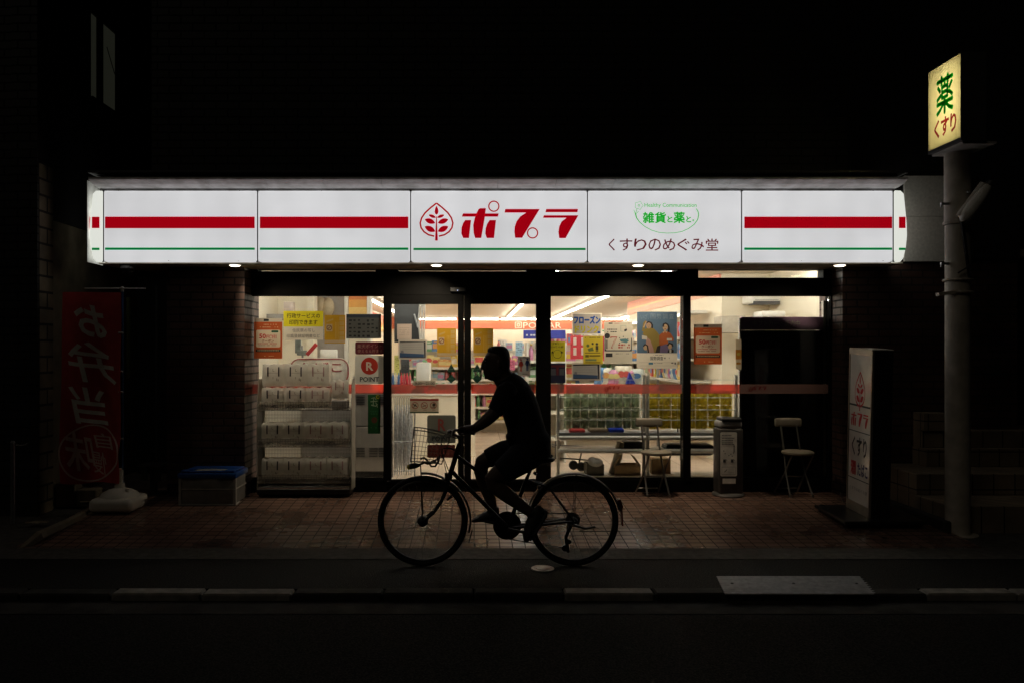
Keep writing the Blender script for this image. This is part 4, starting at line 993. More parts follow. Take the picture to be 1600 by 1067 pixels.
# ---------------------------------------------------------------- bicycle
def B(px, py, dy=0.0): return P(px, py, YP + dy)
K = YP / F                                        # metres per photo pixel in the bicycle's plane
WR = .338
fh = B(660.5, 811); fh.z = WR; rh = B(896, 813); rh.z = WR
bk = thing("bicycle", "black city bicycle with a wire front basket being ridden past the shop", "bicycle", ((fh.x + rh.x) / 2, YP, 0))
tub = mat("bike_frame_paint", (.018, .018, .020), .3, .2, var=.2)
alu2 = mat("bike_alloy", (.16, .155, .15), .35, .9, var=.15)
rub = mat("tyre_rubber", (.015, .015, .015), .75, var=.2)
def bp(name, m, f, parent=bk, smooth=True): g = MB(); f(g); return g.build(name, m, parent, smooth)
def circ(c, r, n, a0=0, a1=360, y=0):
    full = abs(a1 - a0) >= 360
    return [c + Vector((r * math.cos(R(a0 + (a1 - a0) * k / n)), y, r * math.sin(R(a0 + (a1 - a0) * k / n)))) for k in range(n if full else n + 1)]
def wheel(c, rear):
    w_ = thing_part = bp("wheel", rub, lambda g: g.tube(circ(c, WR - .018, 72), .018, 10, close=True))
    bp("rim", alu2, lambda g: g.tube(circ(c, WR - .041, 72), .008, 8, close=True), w_)
    def hub(g):
        r0 = .040 if not rear else .028
        g.lathe(c - Vector((0, .05, 0)), [(.008, -.02), (.01, 0), (r0 * .7, .005), (r0, .02), (r0, .08), (r0 * .7, .095), (.01, .10), (.008, .12)], 18, 'Y')
    bp("hub", M['black'], hub, w_)
    def sp(g):
        n = 32
        for k in range(n):
            a = 360 * k / n + (3 if rear else 0); s = 1 if k % 2 else -1; off = 62 if (k // 2) % 2 else -62
            p0 = c + Vector((.024 * math.cos(R(a + off)), s * .028, .024 * math.sin(R(a + off)))); p1 = c + Vector(((WR - .05) * math.cos(R(a)), s * .003, (WR - .05) * math.sin(R(a))))
            g.tube([p0, p1], .00125, 4, cap=False)
    bp("spokes", M['chrome'], sp, w_)
    return w_
wf_ = wheel(fh, False); wr_ = wheel(rh, True)
bp("valve_reflector", M['dgrey'], lambda g: g.xbox(Matrix.Translation(fh + Vector((.20, .0, .17))) @ Matrix.Rotation(R(-40), 4, 'Y'), .05, .012, .02, .004), wf_, False)
bb = B(793, 823)
ht_top, ht_bot = B(716.5, 700), B(703, 742)
seat_top = B(831, 728)
stm_ = bb.lerp(seat_top, .52)
def frame(g):
    g.tube([B(718, 693), ht_bot], .019, 12)
    g.tube([B(707, 737), bb], .0165, 12)
    g.tube([B(714, 712), B(740, 731), B(765, 752), B(795, 782), bb.lerp(seat_top, .40)], .014, 12)
    g.tube([bb, bb.lerp(seat_top, .82)], .0155, 12)
    g.lathe(bb - Vector((0, .04, 0)), [(.0, 0), (.024, 0), (.024, .08), (0, .08)], 16, 'Y')
    for s in (-1, 1):
        g.tube([bb + Vector((.01, s * .03, 0)), rh + Vector((-.06, s * .055, -.0)), rh + Vector((0, s * .06, 0))], .010, 8)
        g.tube([bb.lerp(seat_top, .78) + Vector((0, s * .018, 0)), rh + Vector((-.19, s * .045, .26)), rh + Vector((0, s * .06, 0))], .008, 8)
bp("frame", tub, frame)
def fork(g):
    g.tube([ht_bot, B(701, 748)], .024, 12)
    for s in (-1, 1): g.tube([B(701, 746) + Vector((0, s * .035, 0)), B(697, 764) + Vector((0, s * .05, 0)), B(690, 782) + Vector((0, s * .055, 0)), B(678, 799) + Vector((0, s * .055, 0)), fh + Vector((0, s * .055, 0))], [.014, .013, .012, .010, .009], 10)
bp("fork", tub, fork)
def fender(c, a0, a1, r):
    def f(g):
        pts = circ(c, r, 40, a0, a1); n = 7; rings = []
        for i, p in enumerate(pts):
            rad = (p - c).normalized(); rings.append([g.b.verts.new(p + Vector((0, .030 * math.sin(R(-90 + 180 * k / (n - 1))), 0)) + rad * (.014 * math.cos(R(-90 + 180 * k / (n - 1))) - .014)) for k in range(n)])
        for i in range(len(rings) - 1):
            for k in range(n - 1): g.b.faces.new([rings[i][k], rings[i][k + 1], rings[i + 1][k + 1], rings[i + 1][k]])
    return f
ff = bp("front_fender", alu2, fender(fh, -14, 92, WR + .026)); rf = bp("rear_fender", alu2, fender(rh, 12, 172, WR + .022))
bp("mudflap", rub, lambda g: g.xbox(Matrix.Translation(fh + Vector((.358, 0, -.115))) @ Matrix.Rotation(R(14), 4, 'Y'), .006, .055, .10), ff, False)
bp("fender_stay", M['chrome'], lambda g: [g.tube([rh + Vector((0, s * .055, 0)), rh + Vector((0.02, s * .032, WR + .008))], .0025, 5) or g.tube([rh + Vector((.0, s * .055, 0)), rh + Vector((.325, s * .032, -.015))], .0025, 5) for s in (-1, 1)], rf)
bp("rear_reflector", mat("red_reflector", (.10, .005, .005), .2), lambda g: (g.xbox(Matrix.Translation(rh + Vector((WR + .010, 0, .13))) @ Matrix.Rotation(R(-18), 4, 'Y'), .024, .05, .07, .005), g.xbox(Matrix.Translation(rh + Vector((WR + .022, 0, .03))) @ Matrix.Rotation(R(-3), 4, 'Y'), .010, .06, .13, .003)), rf, False)
bp("brake_bridge", alu2, lambda g: (g.ellipsoid(B(842, 760), .018, .03, .018), g.tube([B(842, 760), B(846, 775)], .007, 6)))
# drive train
cy = .055
ck = bp("chainring", M['black'], lambda g: [g.lathe(bb + Vector((0, cy, 0)), [(r0, 0), (r1, 0), (r1, .006), (r0, .006), (r0, 0)], 40, 'Y') for r0, r1 in ((.083, .107), (.018, .048))] + [g.xbox(Matrix.Translation(bb + Vector((.066 * math.cos(R(a)), cy + .003, .066 * math.sin(R(a))))) @ Matrix.Rotation(-R(a), 4, 'Y'), .05, .006, .030) for a in (18, 90, 162, 234, 306)], bk, False)
fpd, rpd = B(757, 817.5), B(829, 829)
for e, s in ((fpd, 1), (rpd, -1)):
    c0 = bb + Vector((0, s * .075, 0)); c1 = Vector((e.x, YP + s * .085, e.z))
    ca = bp("crank_arm", alu2, lambda g: g.tube([c0, c0.lerp(c1, .5), c1], [.016, .011, .010], 10))
    bp("pedal", M['black'], lambda g: g.xbox(Matrix.Translation((e.x, YP + s * .14, e.z)) @ Matrix.Rotation(R(4 if s > 0 else 62), 4, 'Y'), .085, .09, .022, .006), ca, False)
def chain(g):
    g.tube([bb + Vector((.0, cy, .094)), rh + Vector((0, cy, .042))], .0045, 6); g.tube([bb + Vector((0, cy, -.10)), B(880, 858) + Vector((0, cy, 0))], .0045, 6)
    g.tube([rh + Vector((-.03, cy, -.03)), B(884, 848) + Vector((0, cy, 0))], .0045, 6)
bp("chain", M['dgrey'], chain)
bp("cassette", M['dgrey'], lambda g: g.lathe(rh + Vector((0, .03, 0)), [(.02, 0), (.055, 0), (.055, .005), (.046, .006), (.046, .012), (.036, .014), (.036, .02), (.02, .022)], 26, 'Y'), wr_, False)
bp("derailleur", M['black'], lambda g: (g.tube([rh + Vector((.0, .06, -.03)), B(884, 838, .06), B(886, 850, .06), B(888, 862, .06)], [.012, .013, .014, .012], 8), g.lathe(B(883, 856, .05), [(0, 0), (.024, 0), (.024, .012), (0, .012)], 14, 'Y'), g.lathe(B(889, 846, .05), [(0, 0), (.018, 0), (.018, .012), (0, .012)], 12, 'Y')))
bp("kickstand", alu2, lambda g: (g.tube([rh + Vector((-.01, -.075, -.015)), B(915, 825, -.075), B(930, 822.5, -.075)], [.011, .009, .010], 8), g.tube([B(905, 829.5, .07), B(969, 829, .07)], .003, 5)))
# saddle, bars
def saddle(g):
    g.limb([(B(806, 722), .012, .025), (B(820, 721), .018, .04), (B(838, 719), .026, .075), (B(852, 717), .03, .105), (B(862, 716), .022, .095), (B(866, 716), .01, .06)], 16)
sd = bp("saddle", M['black'], saddle)
bp("seat_post", M['chrome'], lambda g: (g.tube([bb.lerp(seat_top, .80), seat_top], .0125, 10), g.tube([B(834, 737, -.02), B(838, 741, -.02)], .012, 8)))
bp("saddle_spring", M['chrome'], lambda g: [g.tube([B(858, 724, s * .05) + Vector((.014 * math.cos(k * .9), .014 * math.sin(k * .9), .0018 * k - .02)) for k in range(24)], .003, 5) for s in (-1, 1)] + [g.ellipsoid(B(861, 712, -.08), .015, .012, .013)], sd)
def bars(g):
    g.tube([B(716.5, 700), B(719, 690), B(718, 682)], .013, 10)
    for s in (-1, 1): g.tube([B(718, 682), B(713, 680, s * .06), B(706, 677, s * .12), B(710, 671.5 , s * .20), B(722, 671.5, s * .26), B(742, 676, s * .29)], .011, 10)
hb = bp("handlebar", alu2, bars)
for s in (-1, 1):
    bp("grip", M['black'], lambda g: g.tube([B(719, 671.2, s * .252), B(729, 673, s * .272), B(742, 676, s * .291)], .0165, 10), hb)
    bp("brake_lever", alu2, lambda g: g.tube([B(708, 673, s * .21), B(706, 681, s * .22), B(712, 684, s * .25), B(720, 684, s * .28)], [.012, .008, .006, .005], 8), hb)
bp("bell", M['chrome'], lambda g: (g.ellipsoid(B(703, 674, -.13), .022, .022, .016), g.tube([B(704, 678, -.13), B(703, 674, -.13)], .006, 6)), hb)
bp("brake_cable", M['black'], lambda g: (g.tube([B(707, 674, .2), B(693, 680, .14), B(688, 700, .06), B(694, 722, .03), B(698, 740, .02)], .0028, 6), g.tube([B(707, 674, -.2), B(690, 684, -.12), B(691, 708, -.05), B(701, 735, -.02), B(712, 745, -.02)], .0028, 6), g.tube([B(697, 738, -.05), B(698, 750, -.05)], .012, 6)), hb)
# basket
bt = [(647, 667), (704, 680)]; bbm = [(641.5, 720.5), (690, 724.5)]
def basket(g):
    def ringpts(v, n=10):
        fx, fy_ = [bt[0][i] + (bbm[0][i] - bt[0][i]) * v for i in (0, 1)]; rx, ry = [bt[1][i] + (bbm[1][i] - bt[1][i]) * v for i in (0, 1)]
        hw = .19 - .04 * v; pts = []
        # rim sags from front to back in a soft curve
        for k in range(n + 1):
            q = k / n; x = fx + (rx - fx) * q; y = fy_ + (ry - fy_) * (q ** 1.7); pts.append(B(x, y, -hw))
        pts += [B(rx, ry, hw * (-1 + 2 * k / 4)) for k in range(1, 4)]
        for k in range(n, -1, -1):
            q = k / n; x = fx + (rx - fx) * q; y = fy_ + (ry - fy_) * (q ** 1.7); pts.append(B(x, y, hw))
        pts += [B(fx, fy_, hw * (1 - 2 * k / 4)) for k in range(1, 4)]
        return pts
    for i, v in enumerate((0, .085, .22, .40, .55, .68, .80, .9, 1)): g.tube(ringpts(v), .0042 if i < 2 or v == 1 else .0019, 6, close=True)
    a, b = ringpts(0), ringpts(1); m_ = ringpts(.5)
    for k in range(0, len(a)):
        g.tube([a[k], m_[k], b[k]], .0042 if k in (0, 10, 14, 24) else .0018, 5)
    for k in range(1, 8): 
        q = k / 8; g.tube([b[0].lerp(b[10], q), b[24].lerp(b[14], q)], .0019, 5)
    for k in (-.1, -.05, 0, .05, .1): g.tube([B(641.5, 720.5, k), B(690, 724.5, k)], .0019, 5)
bs_ = bp("basket", M['wired'], basket)
bp("basket_stay", M['black'], lambda g: [g.tube([B(657, 723, s * .075), B(658, 745, s * .075), fh + Vector((0, s * .075, 0))], .0042, 6) for s in (-1, 1)] + [g.tube([B(690, 700, 0), B(704, 700, 0), B(716, 706, 0)], .006, 6)], bs_)
hl = bp("headlamp", M['black'], lambda g: (g.limb([(B(640.5, 728.5), .020, .026), (B(645, 727.5), .022, .028), (B(651, 726.5), .019, .024), (B(656, 726), .010, .014)], 14), g.tube([B(652, 726), B(662, 723)], .008, 6)))
bp("lamp_lens", mat("yellow_lens", (.60, .50, .03), .25, spec=.6), lambda g: g.limb([(B(640.4, 728.6), .019, .025), (B(638.4, 729), .020, .026), (B(636.5, 729.4), .015, .019)], 14), hl)
lk = MB(); lk.tube([B(658, 716, -.05), B(662, 714, .02), B(668, 719, .05), B(674, 728, 0), B(680, 728, -.05), B(685, 720, -.03), B(687, 712, .02), B(683, 717, .06), B(672, 722, .04), B(660, 721, -.02), B(668, 724, -.06), B(682, 721, -.06)], .0075, 8)
tag(lk.build("cable_lock", M['black'], None, True), "thick black cable lock coiled in the bicycle's front basket", "lock")

# ---------------------------------------------------------------- rider
def V3(px, py, dy): return P(px, py, YP + dy)
kk = lambda v: v * K                       # pixel thickness to metres
def row(px, py, dy, a, b): return (V3(px, py, dy), kk(a), b)
torso = [row(783, 578, 0, 13, .058), row(789, 590, 0, 15, .062), row(797, 602, 0, 22, .115), row(803.5, 613, 0, 25.5, .165), row(809, 628, 0, 27.5, .165), row(815, 645, 0, 28, .155), row(820, 662, 0, 27.5, .15), row(824, 682, 0, 29, .16), row(829, 702, 0, 30, .165), row(833, 716, 0, 25, .15), row(834, 722, 0, 14, .10)]
HS = [(541.3, 772.5, 785.5, .030), (543.2, 768, 789, .048), (546.5, 764.5, 792, .062), (550.5, 761.6, 793.8, .070), (555.5, 757.8, 794.8, .075), (560.5, 756.2, 795.3, .077), (565, 756.4, 795.4, .077), (570, 756.0, 795.4, .0765), (575, 755.8, 795.2, .074), (579, 755.6, 794.8, .071), (583, 756.2, 794.2, .067), (587, 756.6, 793.6, .062), (590.5, 758.6, 792, .054), (593, 763.5, 790, .044), (595, 768, 788, .03)]
def slices(g, S, grow=0.0, front=0.62):
    n = 28; rings = []
    for py, xf, xb, hw in S:
        cx = xf + (xb - xf) * front; ring = []
        for k in range(n):
            a = 2 * math.pi * k / n; c, s_ = math.cos(a), math.sin(a)
            rx = (xb - cx) if c > 0 else (cx - xf)
            p = V3(cx + c * (rx + grow / K * 0), py, 0); ring.append(g.b.verts.new(p + Vector((c * grow, s_ * (hw + grow), 0))))
        rings.append(ring)
    for i in range(len(rings) - 1):
        for k in range(n): g.b.faces.new([rings[i][k], rings[i][(k + 1) % n], rings[i + 1][(k + 1) % n], rings[i + 1][k]])
    g.b.faces.new(rings[0][::-1]); g.b.faces.new(rings[-1])
def head(g):
    slices(g, HS)
    g.limb([(V3(757.5, 561.5, 0), kk(2.2), .010), (V3(755.6, 567, 0), kk(3), .013), (V3(754.2, 571.5, 0), kk(3), .016), (V3(754.2, 574.6, 0), kk(2.7), .020), (V3(756, 576.6, 0), kk(2), .018)], 12)
    g.ellipsoid(V3(752.9, 573.6, 0), kk(1.5), .009, kk(1.7))
    for s in (-1, 1):
        g.ellipsoid(V3(779.5, 569, s * .077), .016, .012, .032); g.ellipsoid(V3(755.8, 574.5, s * .013), .007, .007, .006)
        g.ellipsoid(V3(757.6, 559.5, s * .034), .009, .026, .007); g.ellipsoid(V3(758.2, 564.5, s * .034), .006, .013, .008)
    g.ellipsoid(V3(756.2, 580.8, 0), kk(1.7), .022, kk(1.3)); g.ellipsoid(V3(756.8, 584.1, 0), kk(1.6), .020, kk(1.4)); g.ellipsoid(V3(759.2, 589.3, 0), kk(2.6), .022, kk(2.8))
ARM = lambda s: [row(796, 606, s * .150, 12, .058), row(791, 613, s * .185, 15, .058), row(783, 626, s * .210, 13, .050), row(775, 640, s * .232, 11, .044), row(769.5, 648, s * .240, 10, .041), row(760, 656, s * .250, 9.4, .038), row(750, 663.5, s * .258, 8, .033), row(742, 668.4, s * .264, 6.4, .030), row(737.5, 670, s * .266, 6.2, .034)]
def hand(g, s):
    # palm over the grip
    g.limb([row(741, 668.8, s * .265, 5.6, .030), row(736, 669, s * .266, 5.8, .040), row(730, 669.4, s * .264, 5.8, .043), row(725, 670, s * .262, 5.0, .042)], 14)
    for k, (o, L, rr_) in enumerate(((-.034, 1.0, .0088), (-.012, 1.08, .0092), (.011, 1.02, .0090), (.032, .86, .0080))):
        dy = s * (.262 - o * 1.0)
        pts = [V3(727, 668.0 + k * .3, dy), V3(720.5 - .6 * L, 667.6 + k * .5, dy), V3(716 - 1.5 * L, 671.5 + k * .3, dy), V3(718, 676.5 + L, dy), V3(724, 677.6 + L, dy)]
        g.tube(pts, [rr_ * 1.1, rr_ * 1.08, rr_, rr_ * .92, rr_ * .8], 10)
    g.tube([V3(735, 671.5, s * .235), V3(729, 675, s * .225), V3(724, 677.5, s * .228), V3(720, 678, s * .236)], [.013, .0115, .010, .008], 10)
LEGN = [row(828, 706, -.09, 24, .085), row(812, 717, -.10, 22, .082), row(793, 731, -.105, 18.5, .072), row(778, 742, -.105, 15, .060), row(769.5, 748.5, -.105, 13.2, .054), row(772, 757, -.105, 12.4, .051), row(783, 766, -.108, 12.2, .052), row(796, 775.5, -.112, 11.4, .049), row(811, 787, -.116, 9.5, .040), row(822, 795, -.12, 8.0, .034), row(829, 800, -.122, 7.6, .033)]
LEGF = [row(828, 706, .09, 23, .085), row(808, 704, .10, 19.5, .080), row(786, 707, .105, 17.0, .070), row(766, 714.5, .105, 14, .060), row(753.5, 722.5, .105, 12.6, .054), row(751, 733, .105, 11.8, .050), row(755, 748, .108, 11.4, .051), row(761, 764, .112, 10.6, .047), row(766.5, 780, .116, 8.8, .039), row(769.5, 793, .12, 7.8, .034), row(770.5, 799, .12, 7.8, .034)]
def body(g):
    g.limb(torso, 24); head(g)
    for s in (-1, 1): g.limb(ARM(s), 16); hand(g, s)
    g.limb(LEGN, 18); g.limb(LEGF, 18)
    g.limb([row(776, 580, 0, 10, .052), row(783, 589, 0, 13.5, .055), row(790, 599, 0, 15, .07)], 18)
skin = mat("skin", (.10, .062, .045), .5, var=.12, scale=20)
g = MB(); body(g)
pr = g.build("person", skin, None, True)
tag(pr, "man in dark shirt and shorts riding the bicycle, leaning on the handlebar", "person")
def union(o, vox, smooth_it=6):
    m1 = o.modifiers.new("union", 'REMESH'); m1.mode = 'VOXEL'; m1.voxel_size = vox; m1.use_smooth_shade = True
    m2 = o.modifiers.new("soften", 'SMOOTH'); m2.factor = .5; m2.iterations = smooth_it
union(pr, .0045, 3)
dark = mat("dark_cotton", (.012, .012, .014), .9, var=.25, scale=9, bump=.3, bscale=25)
def grow(rows, a, b): return [(c, x + kk(a), y + b) for c, x, y in rows]
def shirt(g):
    g.limb(grow(torso[1:], 1.6, .010)[:8], 24)
    # hem hangs over the waistband
    g.limb([row(824, 682, 0, 31, .172), row(827, 690, 0, 33, .176), row(829, 697, 0, 33, .174)], 24)
    g.limb([row(800, 690, 0, 7, .12), row(794.5, 682, 0, 5, .11), row(791.5, 678.6, 0, 2.2, .09)], 16)
    for s in (-1, 1): g.limb(grow(ARM(s)[:4], 1.8, .012) + [row(772.5, 643.5, s * .236, 12.8, .056)], 16)
g = MB(); shirt(g); o = g.build("shirt", dark, pr, True); union(o, .007, 8)
def shorts(g):
    g.limb([row(824, 684, 0, 31, .168), row(829, 702, 0, 32.5, .174), row(834, 716, 0, 27, .16), row(835, 724, 0, 14, .10)], 24)
    g.limb(grow(LEGN[:3], 2.2, .016) + [row(783, 738.5, -.105, 18.6, .076)], 18)
    g.limb(grow(LEGF[:3], 2.4, .016) + [row(770, 712.5, .105, 16.6, .074), row(761, 716.5, .105, 14.8, .068)], 18)
g = MB(); shorts(g); o = g.build("shorts", mat("dark_shorts", (.016, .017, .02), .9, var=.25, bump=.3, bscale=25), pr, True); union(o, .007, 8)
def hair(g):
    S = [(540.4, 773, 785, .030), (542.0, 766.5, 789.5, .051), (545, 762, 792.8, .066), (548.6, 761.4, 794.8, .0745), (550.8, 763.5, 795.8, .077), (556, 771, 796.6, .080), (562, 777, 797, .0805), (568, 784, 796.9, .079), (574, 787, 796.6, .076), (579, 789, 795.8, .071)]
    slices(g, S, .001, .55)
g = MB(); hair(g); o = g.build("hair", mat("black_hair", (.008, .007, .007), .7, var=.4, scale=120, bump=.6, bscale=300), pr, True); union(o, .005, 2)
shoe = mat("dark_shoe", (.02, .02, .022), .6, var=.2)
def shoeN(g):
    g.limb([row(838.5, 790.5, -.122, 5, .03), row(842, 797.5, -.122, 11.5, .042), row(838.5, 808, -.124, 12.6, .044), row(832.5, 819, -.126, 12, .047), row(827, 830, -.13, 9.6, .050), row(823.5, 839, -.132, 7, .046), row(821.5, 844.5, -.132, 3.6, .03)], 18)
    g.limb([row(829, 799, -.122, 8.6, .038), row(833, 803, -.122, 10, .040), row(836, 808, -.123, 8, .038)], 16)
    g.limb([row(853.5, 795.5, -.122, 2.2, .03), row(852, 804, -.123, 3.5, .042), row(844, 818, -.126, 3.2, .044), row(835, 832, -.13, 3, .05), row(828, 843, -.132, 2.5, .044)], 12)
def shoeF(g):
    g.limb([row(780.5, 805, .12, 5.5, .035), row(776, 805.5, .12, 8, .042), row(767, 805, .122, 9, .044), row(757, 807, .125, 7.6, .047), row(747, 810, .128, 5, .048), row(740.5, 812, .13, 3.6, .042), row(736.5, 813, .13, 1.8, .028)], 18)
    g.limb([row(770.5, 791, .12, 8.8, .04), row(770.5, 798, .12, 10.5, .044), row(770, 804, .12, 9, .042)], 16)
for f in (shoeN, shoeF): g = MB(); f(g); o = g.build("shoe", shoe, pr, True); union(o, .005, 4)
# ---------------------------------------------------------------- posters on the glass
PYL = GY - .010
def poster(name, lab, x0, y0, x1, y1, col, rad=0, cat="poster", t=.45, depth=0):
    g = MB(); Y = PYL - depth
    if rad: g.pround(x0, y0, x1, y1, rad, Y)
    else: g.prect(x0, y0, x1, y1, Y)
    o = g.build(name, paper(col, t)); tag(o, lab, cat); o["_y"] = Y; return o
def lay(o, lvl, col, f, name="printing", t=.3, m=None):
    g = MB(); f(g, o["_y"] - .0012 * lvl); return g.build(name, m or ink(col, t), o)
BLK, WHT, RED = (.02, .02, .02), (.75, .70, .60), (.55, .03, .03)
def scrib(g, x0, y0, x1, y1, Y, h, gap, seed, dens=.85):
    rn = random.Random(seed); y = y0
    while y + h <= y1 + .01:
        x = x0
        while x < x1:
            w_ = rn.uniform(.6, 2.0) * h
            if rn.random() < dens: g.prect(x, y, min(x + w_, x1), y + h, Y)
            x += w_ + .4 * h
        y += h + gap
def coupon(x0, y0, lab):
    w_, h_ = 44, 62.5
    o = poster("coupon_poster", lab, x0, y0, x0 + w_, y0 + h_, (.50, .10, .025))
    lay(o, 1, (.55, .50, .40), lambda g, Y: g.prect(x0, y0, x0 + w_, y0 + 5.6, Y), "header_strip")
    lay(o, 2, BLK, lambda g, Y: (g.prect(x0 + 15, y0 + 1, x0 + 23, y0 + 4.6, Y), g.prect(x0 + 3, y0 + 48, x0 + 41, y0 + 52, Y)))
    lay(o, 1, (.70, .62, .46), lambda g, Y: g.pround(x0 + 3.2, y0 + 18, x0 + 41, y0 + 45, 2.5, Y), "white_panel")
    lay(o, 2, (.50, .02, .02), lambda g, Y: (g.ptext("50", x0 + 8, y0 + 24, x0 + 18.5, y0 + 31.5, Y, .03), g.ptext("円割引", x0 + 19.2, y0 + 25.6, x0 + 35, y0 + 31.5, Y, .02), scrib(g, x0 + 6, y0 + 38.6, x0 + 37, y0 + 40, Y, 1.2, 1, 3)), "lettering")
    lay(o, 2, (.25, .07, .03), lambda g, Y: (g.ptext("クーポン", x0 + 12, y0 + 32.7, x0 + 31, y0 + 37.2, Y, .02), scrib(g, x0 + 7, y0 + 41.6, x0 + 36, y0 + 43, Y, 1.0, 1, 4)), "lettering")
    lay(o, 2, (.02, .10, .05), lambda g, Y: g.pround(x0 + 27, y0 + 19, x0 + 38, y0 + 22.2, 1.4, Y))
    lay(o, 2, (.72, .45, .25), lambda g, Y: (scrib(g, x0 + 12, y0 + 9, x0 + 36, y0 + 10.4, Y, 1.2, 1, 8, .7), scrib(g, x0 + 9, y0 + 13.2, x0 + 38, y0 + 14.6, Y, 1.2, 1, 9, .7), scrib(g, x0 + 16, y0 + 58, x0 + 31, y0 + 59.2, Y, 1.1, 1, 5)))
    lay(o, 3, (.6, .45, .25), lambda g, Y: scrib(g, x0 + 5, y0 + 49.3, x0 + 39, y0 + 50.8, Y, 1.3, 1, 6))
coupon(397, 497.5, "orange coupon poster beside the yellow print service sign")
coupon(1084, 506.5, "orange coupon poster hanging by the gift card display")
o = poster("service_sign", "yellow and white printing service sign above the wire rack", 443, 486.2, 505, 531, (.85, .80, .68))
lay(o, 1, (.85, .78, .03), lambda g, Y: g.prect(443, 486.2, 505, 510.5, Y), "yellow_half", .45)
lay(o, 2, (.04, .035, .01), lambda g, Y: (g.ptext("行政サービスの", 448, 490, 500, 497.5, Y, .012), g.ptext("印刷できます", 452, 500, 496, 507.5, Y, .012)), "lettering")
lay(o, 2, (.22, .20, .17), lambda g, Y: (g.ptext("住民票の写し", 457, 513.5, 492, 519, Y), g.ptext("印鑑登録証明書など", 448, 522, 500, 527.5, Y)), "lettering")
def ochre(x0, y0, x1, y1, lab):
    o = poster("notice_poster", lab, x0, y0, x1, y1, (.58, .33, .02))
    w_, h_ = x1 - x0, y1 - y0
    lay(o, 1, (.55, .42, .25), lambda g, Y: (g.prect(x0 + .08 * w_, y0 + .32 * h_, x0 + .38 * w_, y0 + .58 * h_, Y), g.prect(x0, y0 + .88 * h_, x1, y0 + .97 * h_, Y)), "white_panel")
    lay(o, 2, (.55, .38, .12), lambda g, Y: ([g.prect(x0 + .72 * w_, y0 + (.06 + .17 * k) * h_, x0 + .94 * w_, y0 + (.20 + .17 * k) * h_, Y) for k in range(5)], g.ppoly([(x0 + .10 * w_, y0 + .20 * h_), (x0 + .42 * w_, y0 + .12 * h_), (x0 + .42 * w_, y0 + .18 * h_), (x0 + .10 * w_, y0 + .27 * h_)], Y)), "printing")
    lay(o, 2, (.18, .05, .03), lambda g, Y: (g.pring(x0 + .23 * w_, y0 + .45 * h_, 3.2, 4.2, Y), g.pstroke([(x0 + .23 * w_ - 2.6, y0 + .45 * h_ + 2.6), (x0 + .23 * w_ + 2.6, y0 + .45 * h_ - 2.6)], .9, Y)), "no_smoking_mark")
    lay(o, 2, (.60, .42, .12), lambda g, Y: [g.prect(x0 + .52 * w_ + k * 2.2, y0 + .25 * h_, x0 + .52 * w_ + k * 2.2 + .7, y0 + .85 * h_, Y) for k in range(3)])
ochre(507, 492.5, 539.5, 536.5, "ochre no smoking notice poster between the service sign and the dark poster")
ochre(683, 513, 712.5, 556.5, "ochre no smoking notice poster on the sliding door beside the umbrellas")
ochre(739.5, 513, 770.5, 556.5, "ochre no smoking notice poster on the door behind the rider's head")
o = poster("payment_poster", "dark grey landscape poster of small payment symbols above the red round logo", 541, 491, 595.5, 529, (.10, .105, .10), t=.5)
lay(o, 1, (.03, .04, .06), lambda g, Y: (g.prect(541.8, 491.8, 577, 496.5, Y), g.prect(577, 491.8, 593.5, 497, Y)))
rnp = random.Random(11)
lay(o, 2, (.018, .018, .02), lambda g, Y: [g.pround(545 + (i % 7) * 7 + rnp.uniform(0, .5), 499.5 + (i // 7) * 6, 545 + (i % 7) * 7 + rnp.uniform(3.2, 5), 499.5 + (i // 7) * 6 + rnp.uniform(1.6, 3.6), .5, Y) for i in range(33) if rnp.random() > .15])
o = poster("point_sign", "dark maroon rounded sticker directly above the white sticker with the red circle", 555, 534, 600, 553.5, (.10, .012, .02), 3, "sticker", .15)
lay(o, 1, (.26, .16, .13), lambda g, Y: (g.ptext("楽天ポイント", 558, 537.5, 597, 544, Y, .01), g.ptext("使える＆貯まる", 558.5, 545.5, 597.5, 551, Y, .005)), "lettering")
def rpoint(x0, y0, x1, y1, lab, dim):
    w_, h_ = x1 - x0, y1 - y0
    o = poster("round_logo_sticker", lab, x0, y0, x1, y1, (.62, .62, .56) if not dim else (.13, .135, .115), 3.5, "sticker", .35)
    cx = x0 + w_ * .5
    if not dim:
        lay(o, 1, (.40, .035, .02), lambda g, Y: g.pdisc(cx, y0 + h_ * .37, w_ * .30, Y, 36), "red_circle")
        lay(o, 2, (.62, .55, .45), lambda g, Y: g.ptext("R", cx - 5.2, y0 + h_ * .23, cx + 6.2, y0 + h_ * .53, Y, .03), "lettering")
    else: lay(o, 1, (.24, .06, .05), lambda g, Y: g.ptext("R", cx - 5.5, y0 + h_ * .13, cx + 7, y0 + h_ * .56, Y, .03), "lettering")
    lay(o, 2, (.03, .035, .04), lambda g, Y: g.ptext("POINT", cx - 15, y0 + h_ * .75, cx + 15, y0 + h_ * .92, Y, .02), "lettering")
rpoint(555, 555, 599.5, 599.5, "white rounded sticker with a red circle and letter R under the maroon sticker", False)
rpoint(667.5, 648, 712, 692, "grey rounded point sticker low on the door behind the bicycle basket", True)
o = poster("point_sign", "dull maroon rounded sticker lowest on the door behind the bicycle basket", 667.5, 694, 711.5, 714.5, (.12, .03, .025), 3, "sticker", .3)
lay(o, 1, (.24, .10, .08), lambda g, Y: (g.ptext("楽天ポイント", 671, 698, 708, 703.5, Y), g.ptext("使える＆貯まる", 671, 706, 708, 711, Y)), "lettering")
